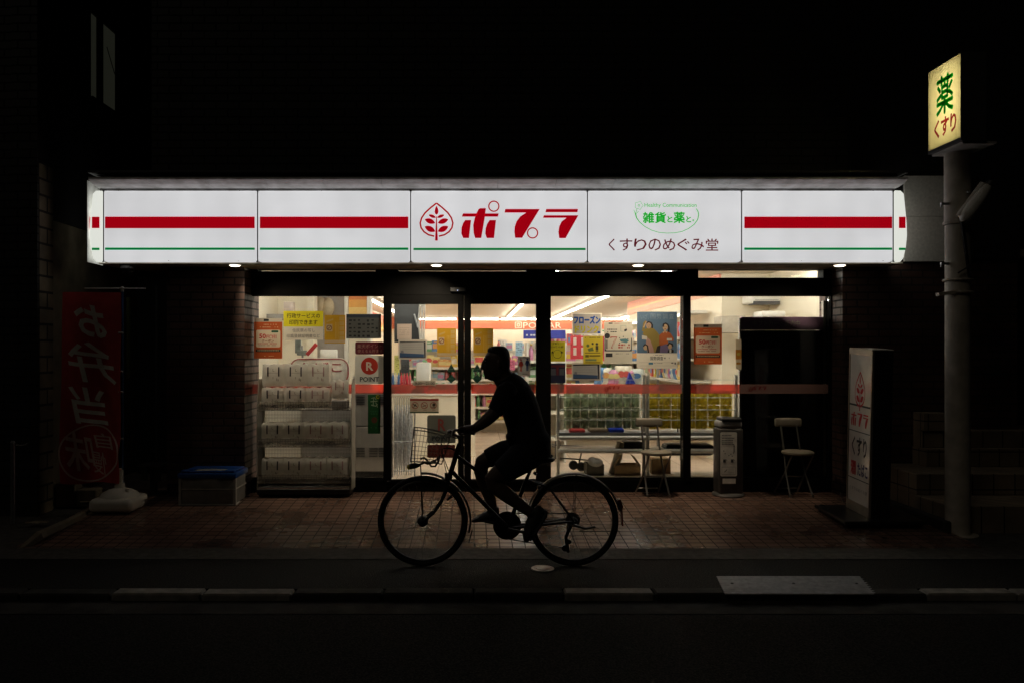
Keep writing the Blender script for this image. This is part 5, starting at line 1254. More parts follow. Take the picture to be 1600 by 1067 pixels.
def photo_card(x0, y0, x1, y1, lab):
    o = poster("photo_notice", lab, x0, y0, x1, y1, (.60, .55, .47)); a, b, c, d = x0 + 2, y0 + 3, x1 - 2, y1 - 2.5
    lay(o, 1, (.40, .39, .36), lambda g, Y: g.prect(a, b, c - 2.5, d, Y), "picture")
    lay(o, 2, (.05, .10, .20), lambda g, Y: g.ppoly([(a, d - 7.5), (c - 2.5, d - 5.5), (c - 2.5, d), (a, d)], Y), "picture")
    lay(o, 3, (.03, .03, .035), lambda g, Y: (g.ppoly([(a, b), (c, b), (c, b + 1), (a, b + 2)], Y), g.ppoly([(c - 3, b), (c, b), (c, d), (c - 2, d)], Y), g.pstroke([(a + 2, d - .7), (c, d - .4)], .9, Y)))
    lay(o, 3, (.22, .22, .24), lambda g, Y: (g.pdisc(a + 4, d - 9, 2.4, Y, 12), [g.pstroke([(a + 4, b + 5 + k * 3.5), (c - 6, b + 4.6 + k * 3.5)], .35, Y) for k in range(3)]))
photo_card(622.5, 530.5, 667, 561, "white framed landscape photo notice on the sliding door beside the umbrellas")
photo_card(893.5, 566, 938.5, 594, "white framed landscape photo notice above the red stripe beside the dark navy poster")
o = poster("paper_notice", "pale pink paper notice above the framed photo notice on the door", 620.5, 506.5, 643, 530.3, (.66, .56, .48))
lay(o, 1, (.42, .33, .29), lambda g, Y: (g.pstroke([(622, 508), (641.5, 508), (641.5, 529), (622, 529)], .4, Y, True), scrib(g, 624, 512, 640, 526, Y, .8, 2.0, 21)))
o = poster("hours_sign", "small beige opening hours sign just above the red stripe on the door", 645.5, 594.2, 680.5, 602.6, (.50, .45, .35), 1, "sign")
lay(o, 1, (.05, .045, .04), lambda g, Y: g.ptext("9:00〜21:00", 648.5, 596.4, 679, 600.8, Y, .02), "lettering")
for x, wh in ((705, "on the sliding door beside the umbrellas"), (745.5, "on the sliding door by the rider's nose")):
    o = MB(); o.ppoly([(x, 567.8), (x + 7, 581), (x - 7, 581)], PYL); o = o.build("safety_sticker", paper((.015, .05, .035), .3)); tag(o, f"dark green triangle sticker {wh}", "sticker"); o["_y"] = PYL
    lay(o, 1, (.08, .15, .10), lambda g, Y: (g.pstroke([(x, 571), (x + 4.5, 579.6), (x - 4.5, 579.6)], .5, Y, True), scrib(g, x - 2.5, 576, x + 2.5, 578, Y, 1.2, .5, 3)))
    o = MB(); o.ppoly([(x, 584.8), (x + 7.2, 591.7), (x, 598.6), (x - 7.2, 591.7)], PYL); o = o.build("safety_sticker", paper((.015, .06, .04), .3)); tag(o, f"dark green diamond sticker {wh}", "sticker"); o["_y"] = PYL
    lay(o, 1, (.08, .17, .11), lambda g, Y: scrib(g, x - 4, 590.6, x + 4, 593, Y, 1.4, .5, 4))
o = poster("prohibition_sign", "white sign of three round prohibition symbols above the bicycle basket", 640.5, 622.5, 685.5, 645, (.50, .43, .32), 0, "sign")
lay(o, 1, (.30, .05, .035), lambda g, Y: (g.prect(640.5, 622.5, 685.5, 625.6, Y), [g.pring(x, 633, 4.3, 5.3, Y) for x in (648.5, 663, 677)], g.pstroke([(659.5, 629.5), (666.5, 636.5)], .8, Y)), "red_print")
lay(o, 2, (.05, .03, .02), lambda g, Y: (g.pstroke([(645.5, 631), (651.5, 634.5)], 1.8, Y), g.pstroke([(646, 636), (650.5, 630)], 1, Y), g.pstroke([(660, 634.5), (666, 632.5)], 1, Y), g.pdisc(678, 632, 2.6, Y, 12), g.pstroke([(674, 635), (680, 636)], 1, Y)), "symbols")
lay(o, 1, (.06, .09, .05), lambda g, Y: g.prect(640.5, 642.8, 685.5, 645, Y)); lay(o, 2, (.25, .2, .15), lambda g, Y: [scrib(g, a, 639.6, a + 8, 641, Y, 1, 1, 2) for a in (644, 659, 673)])
o = poster("figure_notice", "grey notice with a red and a blue figure behind the rider's nape", 808.8, 556.5, 828.5, 587.5, (.38, .36, .34))
def fig(g, x, y, Y, s, skirt):
    g.pdisc(x, y, 1.5 * s, Y, 10); g.ppoly([(x - 2.2, y + 2), (x + 2.2, y + 2), (x + (1.9 if not skirt else 2.8), y + 10), (x - (1.9 if not skirt else 2.8), y + 10)], Y); g.prect(x - 1.5, y + 10, x - .2, y + 18, Y); g.prect(x + .2, y + 10, x + 1.5, y + 18, Y); g.pstroke([(x - 2, y + 3), (x - 3.6, y + 9)], .9, Y); g.pstroke([(x + 2, y + 3), (x + 3.6, y + 9)], .9, Y)
lay(o, 1, (.50, .06, .04), lambda g, Y: fig(g, 814, 562, Y, 1, True), "red_figure"); lay(o, 1, (.03, .06, .18), lambda g, Y: fig(g, 824, 561, Y, 1, False), "blue_figure")
lay(o, 1, (.12, .11, .10), lambda g, Y: (scrib(g, 812, 558, 826, 559.4, Y, 1, .5, 1), scrib(g, 814, 583.5, 824, 585, Y, 1, .5, 2)))
# right window
o = poster("frozen_drink_poster", "white poster with big blue and yellow frozen drink lettering", 893.8, 489.5, 940.5, 523, (.88, .84, .75))
lay(o, 1, (.42, .40, .37), lambda g, Y: g.prect(895.5, 491, 938.5, 521.5, Y), "grey_ground")
lay(o, 2, (.01, .07, .34), lambda g, Y: (g.pbold("フローズン", 896.8, 494, 937.8, 506, Y, .7), g.prect(934, 518, 938, 521.2, Y)), "blue_lettering"); lay(o, 2, (.50, .44, .02), lambda g, Y: g.pbold("ドリンク", 899, 509, 935, 520, Y, .7), "yellow_lettering")
o = poster("smiling_poster", "olive yellow poster with a smiling round face beside the sliding door frame", 860.6, 533.5, 883.2, 564.5, (.60, .52, .03))
lay(o, 1, (.05, .05, .02), lambda g, Y: (g.ptext("子育て", 863, 535.5, 873.5, 538.5, Y, .01), g.ptext("110番の家", 861.5, 540.3, 880.5, 543.5, Y, .01), g.ppoly([(861, 551), (864, 548), (865, 552)], Y), g.ppoly([(877, 548), (880.5, 551), (876, 552)], Y), g.pstroke([(866, 557), (869, 559.5), (873, 559.5), (876, 557)], .5, Y)), "printing")
lay(o, 1, (.14, .17, .03), lambda g, Y: g.pring(871, 553, 6.2, 6.9, Y))
o = poster("dark_window_poster", "dark navy poster with maroon bars under the smiling yellow poster", 860.6, 567, 883.5, 598, (.022, .024, .05))
lay(o, 1, (.09, .015, .02), lambda g, Y: (g.prect(861, 570, 883, 573.4, Y), g.prect(869, 573.4, 873, 586, Y))); lay(o, 1, (.07, .075, .085), lambda g, Y: (g.prect(861, 576, 868.5, 586, Y), g.prect(874, 576, 882, 586, Y)))
o = poster("yellow_notice", "mustard yellow notice with small cartoon people below the frozen drink poster", 911.3, 525, 942, 568.5, (.62, .49, .05), depth=.002)
lay(o, 1, (.06, .05, .03), lambda g, Y: (g.pdisc(932.6, 537.5, 2.1, Y, 12), g.prect(930.6, 540, 934.8, 546, Y), g.prect(931, 546, 932.4, 549.5, Y), g.prect(933.2, 546, 934.6, 549.5, Y), g.pdisc(926, 537, 1.8, Y, 12), scrib(g, 914, 527, 938, 528.3, Y, 1.1, .5, 5)), "symbols")
lay(o, 1, (.13, .17, .06), lambda g, Y: (g.pdisc(918.5, 540, 2.4, Y, 14), g.ppoly([(918, 545), (926, 542), (928, 548), (920, 549)], Y))); lay(o, 1, (.16, .13, .02), lambda g, Y: (g.prect(914, 550.5, 938, 551.8, Y), g.prect(914.5, 554, 920, 558, Y), g.prect(921, 554.5, 938, 556.5, Y), g.prect(914.5, 565.5, 938, 566.6, Y)))
lay(o, 1, (.20, .24, .12), lambda g, Y: g.prect(914.5, 560.5, 932, 564, Y))
o = poster("campaign_poster", "grey white poster with a black framed large numeral seven", 944, 503, 988, 566.5, (.62, .58, .47))
lay(o, 1, (.03, .045, .05), lambda g, Y: g.pround(944.6, 528, 987.4, 548.6, .5, Y)); lay(o, 2, (.60, .56, .46), lambda g, Y: (g.pround(946, 524, 986, 546.8, 2.5, Y),), "white_panel")
lay(o, 3, (.03, .03, .03), lambda g, Y: (g.pdisc(948.8, 525, 4.3, Y, 18), g.prect(951, 504.5, 957, 506.4, Y), g.ppoly([(975, 515.5), (979, 513.5), (980, 516.5), (976, 518.5)], Y), scrib(g, 949, 514, 964, 519.5, Y, 1.6, 2.2, 7), g.prect(946.5, 551.5, 957, 557.5, Y), scrib(g, 960, 552, 984, 553, Y, .8, .6, 8, .6), [g.ellipse if 0 else g.pdisc(x, y, .9, Y, 8) for x, y in ((968, 528), (974, 526), (968, 536), (981, 529.5))]))
lay(o, 3, (.40, .10, .07), lambda g, Y: (g.ptext("7", 953.5, 526, 964.5, 544.5, Y, .0), scrib(g, 966, 537.5, 984, 544, Y, 2.6, 1.2, 12, .7), scrib(g, 957, 505, 983, 506.2, Y, 1, .5, 13, .6)), "red_print"); lay(o, 4, (.60, .56, .46), lambda g, Y: (g.ptext("7", 955.3, 527.6, 962.8, 543, Y, -.02), ), "numeral_core")
lay(o, 3, (.10, .22, .24), lambda g, Y: (g.ppoly([(968, 530), (978, 529), (983, 532), (979, 536), (970, 534)], Y), g.pstroke([(970, 509), (978, 509), (978, 518), (970, 518)], .5, Y, True))); lay(o, 3, (.20, .19, .16), lambda g, Y: g.prect(946.4, 531, 949.5, 545, Y))
o = poster("census_poster", "tall blue poster of two women above a white caption beside the coupon", 994.8, 487, 1058.4, 575.5, (.74, .68, .56))
lay(o, 1, (.085, .14, .21), lambda g, Y: g.prect(995.4, 487.6, 1057.8, 551.5, Y), "blue_ground")
lay(o, 2, (.18, .24, .29), lambda g, Y: (g.ptext("いざ、", 1001, 491, 1014, 499, Y, -.005), [g.ptext(c, a, 490.5, a + 7.6, 498.5, Y, 0) for c, a in (("国", 1016.5), ("勢", 1026), ("調", 1035.5), ("査", 1045.5))]), "lettering")
lay(o, 2, (.20, .15, .04), lambda g, Y: (g.ppoly([(1007, 515), (1013, 511), (1021, 513), (1028, 520), (1033, 528), (1033, 551), (1017, 551), (1013, 530), (1004, 522)], Y), g.pstroke([(1005, 518), (1007, 505), (1010, 502)], 4, Y)), "mustard_dress")
lay(o, 3, (.33, .09, .03), lambda g, Y: g.ppoly([(1030, 524), (1036, 519), (1043, 518), (1048, 521), (1053, 529), (1052, 533), (1044, 533), (1044, 537), (1030, 541)], Y), "orange_top")
lay(o, 3, (.34, .20, .17), lambda g, Y: g.ppoly([(1010, 526), (1016, 531), (1021, 545), (1022, 551), (1012, 551), (1009, 540)], Y), "pink_skirt"); lay(o, 3, (.12, .09, .16), lambda g, Y: g.ppoly([(1030, 541), (1042, 537), (1046, 551), (1030, 551)], Y), "violet_skirt")
lay(o, 4, (.42, .28, .17), lambda g, Y: (g.pdisc(1013.6, 509, 3.9, Y, 16, 4.8), g.pdisc(1039.4, 511.5, 3.9, Y, 16, 4.8), g.pdisc(1008.5, 543, 3.2, Y, 14, 4), g.pdisc(1046.8, 541.5, 3, Y, 14, 3.8), g.pstroke([(1036, 520), (1039, 517), (1042, 520)], 2.4, Y), g.pstroke([(1005.5, 512), (1010, 502.5)], 2, Y)), "skin_tone")
lay(o, 5, (.02, .016, .014), lambda g, Y: (g.pstroke([(1010.5, 505), (1013, 503), (1017, 504.2), (1019.3, 508), (1019, 513)], 2.2, Y), g.pstroke([(1036, 511), (1037, 506.6), (1040, 505.3), (1043.5, 507.5), (1045, 512), (1044.5, 519)], 2.5, Y), g.pstroke([(1005.2, 541), (1008, 538), (1011.5, 540), (1012.5, 546), (1013.5, 551)], 2.2, Y), g.pstroke([(1043, 540), (1046, 535.8), (1050.5, 538), (1051, 541)], 2.6, Y), g.ppoly([(1043.5, 547), (1046, 546), (1046, 551), (1043, 551)], Y), g.ppoly([(1049, 545), (1053, 547), (1052, 551), (1049, 551)], Y), [g.pdisc(x, y, .5, Y, 6) for x, y in ((1012.2, 508.5), (1015, 508.5), (1038, 511), (1040.8, 511))], g.ppoly([(1027, 541), (1032, 539), (1031, 551), (1024, 551)], Y)), "hair_and_faces")
lay(o, 4, (.45, .43, .38), lambda g, Y: (g.ppoly([(1003, 524), (1011, 525.5), (1011, 531), (1003, 530)], Y), g.ppoly([(1046, 546), (1049.5, 545.5), (1049, 551), (1046, 551)], Y), g.prect(1042, 528.5, 1050, 532, Y)), "white_details")
lay(o, 5, (.15, .03, .03), lambda g, Y: (g.pstroke([(1012.3, 511.6), (1014.8, 511.6)], .7, Y), g.pstroke([(1038.4, 514), (1040.6, 514)], .7, Y)))
lay(o, 1, (.07, .065, .06), lambda g, Y: (g.ptext("国勢調査", 1016, 556.5, 1036.5, 562.5, Y, .01), scrib(g, 1038, 558, 1046, 561, Y, 2.4, 1, 14), g.prect(1049, 566, 1052, 567.6, Y), g.prect(1054, 566, 1056, 569, Y), scrib(g, 1016, 554, 1038, 555, Y, .8, 1, 5, .6)), "lettering")
lay(o, 1, (.05, .18, .28), lambda g, Y: g.prect(1013.5, 566, 1020.5, 569.2, Y)); lay(o, 1, (.32, .30, .26), lambda g, Y: (g.pstroke([(999, 566), (1057, 566)], .3, Y), g.pstroke([(999, 571), (1057, 571)], .3, Y), scrib(g, 1022, 566.8, 1040, 568.6, Y, 1.2, 1, 22, .6)))
# little stripe logos
for x0, lab in ((944, "faint red logo lettering on the glass stripe under the blue poster"), (1169, "dark red logo lettering on the glass stripe at the gift card display")):
    g = MB(); logo_letters(g, x0 - 4, 600.4, .0195 if x0 < 1000 else .0225, GY - .0075); logo_tree(g, x0 + 3.5, 602.2, .026, GY - .0075)
    g.build("stripe_lettering", film("stripe_ink", (.5, .03, .03), (.16, .012, .012), .75), shop)
bp_sign = poster("green_strip_poster", "tall green strip poster with white brush writing on the grey machine", 574.8, 616, 594.2, 677, (.012, .075, .022), t=.3)
lay(bp_sign, 1, (.30, .34, .26), lambda g, Y: [g.pstroke(q, wdt, Y) for q, wdt in (([(580, 622), (585, 620.5), (588, 624)], 1.2), ([(579, 627), (590, 626)], 1.3), ([(584, 621), (583, 634)], 1.2), ([(580, 632), (587, 634), (590, 631)], 1.3), ([(587, 628), (590, 636)], 1.1))], "brush_writing")
lay(bp_sign, 1, (.35, .30, .02), lambda g, Y: g.pring(590.5, 619.5, 1.6, 3.2, Y)); lay(bp_sign, 1, (.03, .13, .05), lambda g, Y: (scrib(g, 579, 641, 590, 650, Y, 2.6, 1.2, 31, .8), scrib(g, 579, 666, 590, 669, Y, 2.6, 1, 32))); lay(bp_sign, 1, (.09, .03, .015), lambda g, Y: g.pdisc(585, 656, 4.6, Y, 16))

# ---------------------------------------------------------------- inside the shop
def at(px, py, Y): return P(px, py, Y)
FZ = .118
# ceiling lights: three rows running back and a cross row
def lamp_proto():
    t = thing("ceiling_light", "fluorescent tube light", "ceiling light", (0, 0, 0), "fluorescent tubes under the shop ceiling")
    g = MB(); g.tube([(0, -.59, -.03), (0, .59, -.03)], .017, 6); g.build("tube", M['tube'], t)
    g = MB(); g.box(-.03, .03, -.605, .605, -.008, .045); g.build("batten", M['white'], t); return t
lp = lamp_proto(); first = True
LZ = 2.575
def put_lamp(x, y, rz, lab):
    global first
    o = lp if first else dup(lp)
    first = False; o.location = (x, y, LZ); o.rotation_euler = (0, 0, rz); o["label"] = lab; return o
rowsx = ((.98, "row behind the rider's side of the doors"), (2.30, "row running over the frozen drink poster"), (4.24, "row ending behind the blue poster"), (-1.9, "row over the counter beyond the wire rack"))
for x, nm in rowsx:
    for k in range(11):
        y = 9.9 + k * 1.25
        if x > 3 and y < 17: continue
        if x < 0 and y < 11.5: continue
        put_lamp(x, y, 0, f"long white ceiling tube light in the {nm}")
for k in range(9):
    put_lamp(-1.1 + k * 1.25, 23.55, R(90), "white ceiling tube in the cross row at the back wall")
o = lp; tube_y = [P(0, 0, 1)]
# front row close to the glass, unseen, set to light nearby fronts
for k in range(5): put_lamp(-1.75 + k * 1.25, 8.74, R(90), "ceiling tube close behind the transom windows")
for k in range(5): put_lamp(-1.75 + k * 1.25, 9.15, R(90), "unseen added ceiling tube in the second row behind the transom windows")  # second row added out of view to brighten the window area
# products
PC = [(.60, .10, .08), (.70, .62, .50), (.72, .50, .08), (.10, .22, .45), (.16, .36, .16), (.75, .70, .62), (.68, .32, .10), (.55, .22, .36), (.35, .50, .60), (.72, .58, .25), (.45, .12, .12), (.62, .66, .62)]
def prod_box(n, col, sx, sy, sz, c2):
    g = MB(); g.box(-sx / 2, sx / 2, -sy / 2, sy / 2, 0, sz, .004, 1); o = g.build(n, mat("package", col, .5, var=.1, scale=30), None)
    g = MB(); g.poly([(-sx * .4, -sy / 2 - .0015, sz * .25), (sx * .4, -sy / 2 - .0015, sz * .25), (sx * .4, -sy / 2 - .0015, sz * .7), (-sx * .4, -sy / 2 - .0015, sz * .7)]); g.poly([(-sx * .3, -sy / 2 - .0015, sz * .8), (sx * .1, -sy / 2 - .0015, sz * .8), (sx * .1, -sy / 2 - .0015, sz * .9), (-sx * .3, -sy / 2 - .0015, sz * .9)])
    g.build("print", mat("package_print", c2, .5, var=.1), o); return o
def prod_bottle(col, cap, r, h):
    g = MB(); g.lathe((0, 0, 0), [(r * .9, 0), (r, .006), (r, h * .62), (r * .45, h * .80), (r * .4, h * .9)], 12); o = g.build("bottle", mat("bottle_plastic", col, .3, var=.1), None, True)
    g = MB(); g.lathe((0, 0, h * .9), [(r * .46, 0), (r * .46, h * .1), (0, h * .1)], 10); g.build("cap", mat("bottle_cap", cap, .4), o); return o
def prod_bag(col, c2, sx, sz):
    g = MB(); vs = []; fs = []; n = 6
    for sg_ in (-1, 1):
        for j in range(n + 1):
            for i in range(n + 1):
                u, v = i / n - .5, j / n - .5; vs.append((u * sx, sg_ * .035 * (1 - (2 * u) ** 2) * (1 - (2 * v) ** 4), (v + .5) * sz))
    m_ = (n + 1) ** 2
    for j in range(n):
        for i in range(n): a = j * (n + 1) + i; fs += [(a, a + 1, a + n + 2, a + n + 1), (m_ + a + 1, m_ + a, m_ + a + n + 1, m_ + a + n + 2)]
    g.mesh(vs, fs); o = g.build("snack_bag", mat("bag_film", col, .3, var=.15, bump=.3, bscale=40), None, True)
    g = MB(); g.poly([(sx * .3 * math.cos(a), -.036, sz * .55 + sz * .18 * math.sin(a)) for a in [2 * math.pi * k / 14 for k in range(14)]]); g.build("print", mat("package_print", c2, .5), o); return o
protos = []
rnp = random.Random(21)
for i in range(10): protos.append(prod_box("product_box", PC[i % 12], rnp.uniform(.09, .17), .08, rnp.uniform(.12, .22), PC[(i * 5 + 3) % 12]))
for i in range(5): protos.append(prod_bottle(PC[(i * 3 + 4) % 12], PC[(i + 1) % 12], rnp.uniform(.030, .04), rnp.uniform(.19, .25)))
for i in range(6): protos.append(prod_bag(PC[(i * 2 + 1) % 12], PC[(i * 3) % 12], rnp.uniform(.13, .17), rnp.uniform(.17, .22)))
used = set()
PN = ["red", "cream", "yellow", "blue", "green", "ivory", "orange", "mauve", "pale blue", "tan", "dark red", "pale grey"]
LOOK = [PN[i % 12] + " box" for i in range(10)] + [PN[(i * 3 + 4) % 12] + " bottle" for i in range(5)] + [PN[(i * 2 + 1) % 12] + " bag" for i in range(6)]
def put(i, x, y, z, rz, lab, grp, sc=1.0):
    lab = "small " + LOOK[i] + " " + lab; grp = LOOK[i] + " " + grp
    o = protos[i] if i not in used else dup(protos[i])
    used.add(i); o.location = (x, y, z); o.rotation_euler = (0, 0, rz); o.scale = (sc, sc, sc); tag(o, lab, "product", grp); return o
def gondola(name, lab, x0, x1, y, levels, top, depth=.40, back=None, header=None):
    t = thing(name, lab, "shelf", ((x0 + x1) / 2, y, FZ))
    g = MB(); g.box(x0, x1, y, y + .03, FZ, top); g.build("back_panel", mat("shelf_back", back or (.66, .60, .50), .6, var=.05), t)
    for xx in (x0, x1): g = MB(); g.box(xx - .012, xx + .012, y - depth, y + .03, FZ, top); g.build("upright", M['white'], t)
    for z in levels: g = MB(); g.box(x0 + .013, x1 - .013, y - depth, y - .001, z - .03, z); g.build("shelf", M['offw'], t)
    for z in levels: g = MB(); g.box(x0 + .013, x1 - .013, y - depth - .006, y - depth, z - .035, z + .004); g.build("price_rail", mat("price_rail", (.75, .70, .60), .4), t)
    return t
def stock(x0, x1, y, levels, lab, grp, seed, step=.14, tall=.2):
    rn = random.Random(seed)
    for z in levels:
        x = x0 + step * .6; i = rn.randrange(len(protos))
        while x < x1 - step * .4:
            if rn.random() < .45: i = rn.randrange(len(protos))
            put(i, x, y + rn.uniform(-.01, .01), z, rn.uniform(-.05, .05), lab, grp, rn.uniform(.9, 1.15)); x += step * rn.uniform(.9, 1.15)
gondola("shelf_unit", "tall stocked shelf unit seen past the rider through the door", -.08, 1.25, 14.8, (.35, .60, .85, 1.10, 1.35), 1.62)
stock(-.08, 1.25, 14.55, (.35, .60, .85, 1.10, 1.35), "on the shelves behind the sliding door behind the rider", "goods behind the rider's door", 5, .105)
stock(-.05, 1.2, 14.7, (1.62,), "standing on top of the shelf unit behind the rider's door", "goods on top of the door shelf", 8, .2)
gondola("shelf_unit", "white low shelf unit seen through the sliding door beside the umbrellas", -1.25, -.12, 13.6, (.35, .62, .88, 1.12, 1.34), 1.60)
stock(-1.25, -.12, 13.4, (1.12, 1.34, 1.60), "on the shelves behind the sliding door beside the umbrellas", "goods behind the umbrella-side door", 9, .105)
gondola("shelf_unit", "narrow tall shelf unit with a blue header behind the rider's back", .72, 1.22, 11.0, (.45, .8, 1.05, 1.25, 1.48), 1.72)
stock(.72, 1.22, 10.8, (1.05, 1.25, 1.48), "under the blue header", "goods under the blue header", 13, .10)
g = MB(); g.box(.66, 1.22, 10.55, 10.57, 1.765, 1.88, .003, 1); hd = tag(g.build("header_sign", mat("blue_header", (.03, .04, .30), .5)), "blue header sign above the narrow shelf behind the rider's back", "sign")
g = MB(); scrib(g, 822, 522.5, 838, 525.5, 10.545, 2.4, 1, 41); g.build("white_print", mat("white_print", (.7, .68, .65), .5), hd)
gondola("shelf_unit", "wide stocked shelf unit behind the mustard notice in the folding chair window", 1.32, 2.55, 12.6, (.45, .70, .95, 1.2, 1.45), 1.70)
stock(1.32, 2.55, 12.4, (.95, 1.2, 1.45, 1.70), "behind the mustard notice", "goods behind the chair window", 17, .105)
gondola("shelf_unit", "far tall shelf unit along the aisle behind the grey white numeral poster", 1.55, 3.0, 16.6, (.6, .9, 1.2, 1.5, 1.75), 1.95)
stock(1.55, 3.0, 16.4, (1.2, 1.5, 1.75), "on the far aisle shelves behind the numeral poster", "goods on the far aisle shelves", 23, .12)
for k, (px, py, Y, wd, ht, c, lb) in enumerate(((786, 539, 15.0, 12, 17, (.75, .72, .68), "pale price card above the shelves between the ochre poster and the rider's head"), (811, 545, 12.0, 11, 22, (.35, .55, .72), "light blue hanging price card behind the rider's head"), (800, 570, 12.2, 9, 16, (.70, .16, .30), "pink display card behind the rider's neck"),
    (664, 570, 10.6, 7, 15, (.30, .60, .30), "small green card beside the hours sign"), (633, 572, 9.6, 13, 22, (.06, .065, .07), "dark card standing over the counter bottles"), (620, 570, 9.4, 8, 30, (.70, .66, .20), "narrow yellow and blue strip card at the door frame"), (1073, 540, 11, 6, 20, (.75, .55, .30), "tan shelf card by the window frame"), (875, 522, 11.4, 9, 12, (.12, .35, .15), "green card under the lettered band beside the frozen drink poster"))):
    g = MB(); a, b = P(px - wd / 2, py + ht / 2, Y), P(px + wd / 2, py - ht / 2, Y); g.box(a.x, b.x, Y, Y + .006, a.z, b.z, .001, 1); o = tag(g.build("price_card", mat("card_print", c, .5, var=.25, scale=60)), lb, "card")
    g = MB(); scrib(g, px - wd * .38, py - ht * .35, px + wd * .38, py + ht * .35, Y - .002, 1.3, 1.6, 60 + k, .6); g.build("printing", mat("card_ink", [max(0, q * .35) for q in c], .5), o)
g = MB(); g.box(P(650, 0, 10.5).x, P(672, 0, 10.5).x, 10.5, 10.8, P(0, 596, 10.5).z, P(0, 566, 10.5).z, .03, 2); tag(g.build("white_dispenser", M['white'], None, True), "white slanted dispenser on the counter above the hours sign", "dispenser")
for k in range(7):
    x = 614 + k * 4.4; Y = 9.3 + (k % 2) * .05; c = ((.10, .20, .45), (.70, .68, .64), (.10, .18, .38), (.60, .06, .08), (.62, .10, .12), (.55, .05, .07), (.66, .14, .16))[k]
    g = MB(); p_ = P(x, 602, Y); g.lathe(p_, [(.014, 0), (.015, .005), (.015, .10), (.006, .13), (.006, .15), (0, .152)], 10); tag(g.build("tall_bottle", mat("bottle_plastic", c, .3, var=.1), None, True), ("blue tall bottle", "white tall bottle", "navy tall bottle", "red tall bottle", "bright red tall bottle", "dark red tall bottle", "rosy red tall bottle")[k] + " behind the stripe beside the umbrellas", "bottle")
g = MB(); g.box(P(608, 0, 9.35).x, P(648, 0, 9.35).x, 9.25, 9.45, P(0, 606, 9.35).z, P(0, 602.4, 9.35).z); tag(g.build("bottle_ledge", M['white']), "white ledge carrying the tall bottles beside the umbrellas", "shelf")
# red backed hook display
g = MB(); g.box(1.40, 1.90, 11.5, 11.53, 1.49, 1.82); rdp = tag(g.build("hook_display", mat("red_display", (.52, .035, .05), .5)), "red display board hung with white packs beside the frozen drink poster", "display")
for k, (a, b) in enumerate(((0, 0), (1, 0), (2, 0), (3, 0), (0, 1), (1, 1), (2, 1), (3, 1))):
    x = 1.46 + a * .115; g = MB(); g.box(x - .022, x + .022, 11.47, 11.49, 1.69 - b * .145, 1.80 - b * .145, .004, 1); tag(g.build("hanging_pack", mat("pale_pack", (.68, .55, .50), .4)), "white hanging pack on the red display board", "pack", "packs on the red board")
# inner wall shelves, running into the depth
t = thing("wall_shelf", "tall wall shelving of bright goods along the inner wall by the orange coupon poster", "shelf", (3.05, 13.4, FZ))
for z in (.5, .85, 1.2, 1.5, 1.8): g = MB(); g.box(2.80, 3.26, 10.9, 16.4, z - .03, z); g.build("shelf", M['offw'], t)
for y in (10.88, 12.25, 13.65, 15.05, 16.42): g = MB(); g.box(2.82, 2.85, y - .015, y + .015, FZ, 2.12); g.build("upright", M['grey'], t)
g = MB(); g.box(2.80, 3.2, 10.9, 16.4, 2.12, 2.16); g.build("canopy", M['white'], t)
g = MB(); g.tube([(2.86, 10.95, 2.10), (2.86, 16.35, 2.10)], .014, 6); g.build("strip_light", emis("shelf_strip", (1, .93, .78), 5.0), t)
rn = random.Random(31)
for z in (.85, 1.2, 1.5, 1.8):
    y = 11.0
    while y < 16.2:
        put(rn.choice([0, 1, 2, 3, 5, 6, 8, 9, 15, 16, 17, 18, 19, 20]), 2.93, y, z, R(-90), "on the wall shelving by the coupon poster", "goods on the wall shelving", rn.uniform(.95, 1.2)); y += rn.uniform(.14, .20)
# cooler with upright lamps
t = thing("cooler_cabinet", "glass front drinks cooler with upright lamps behind the blue poster", "cooler", (4.9, 20.5, FZ))
g = MB(); g.box(3.5, 6.4, 20.9, 21.6, FZ, 2.1); g.build("case", mat("cooler_case", (.45, .42, .40), .5), t)
for k in range(6): g = MB(); g.box(3.6 + k * .54, 4.1 + k * .54, 20.86, 20.895, .35, 2.0); g.build("door", mat("cooler_glass", (.40, .36, .33), .2), t)
for k in range(7): g = MB(); g.tube([(3.575 + k * .54, 20.84, .4), (3.575 + k * .54, 20.84, 2.0)], .022, 6); g.build("lamp", emis("cooler_lamp", (.95, 1, .92), 4.0), t)
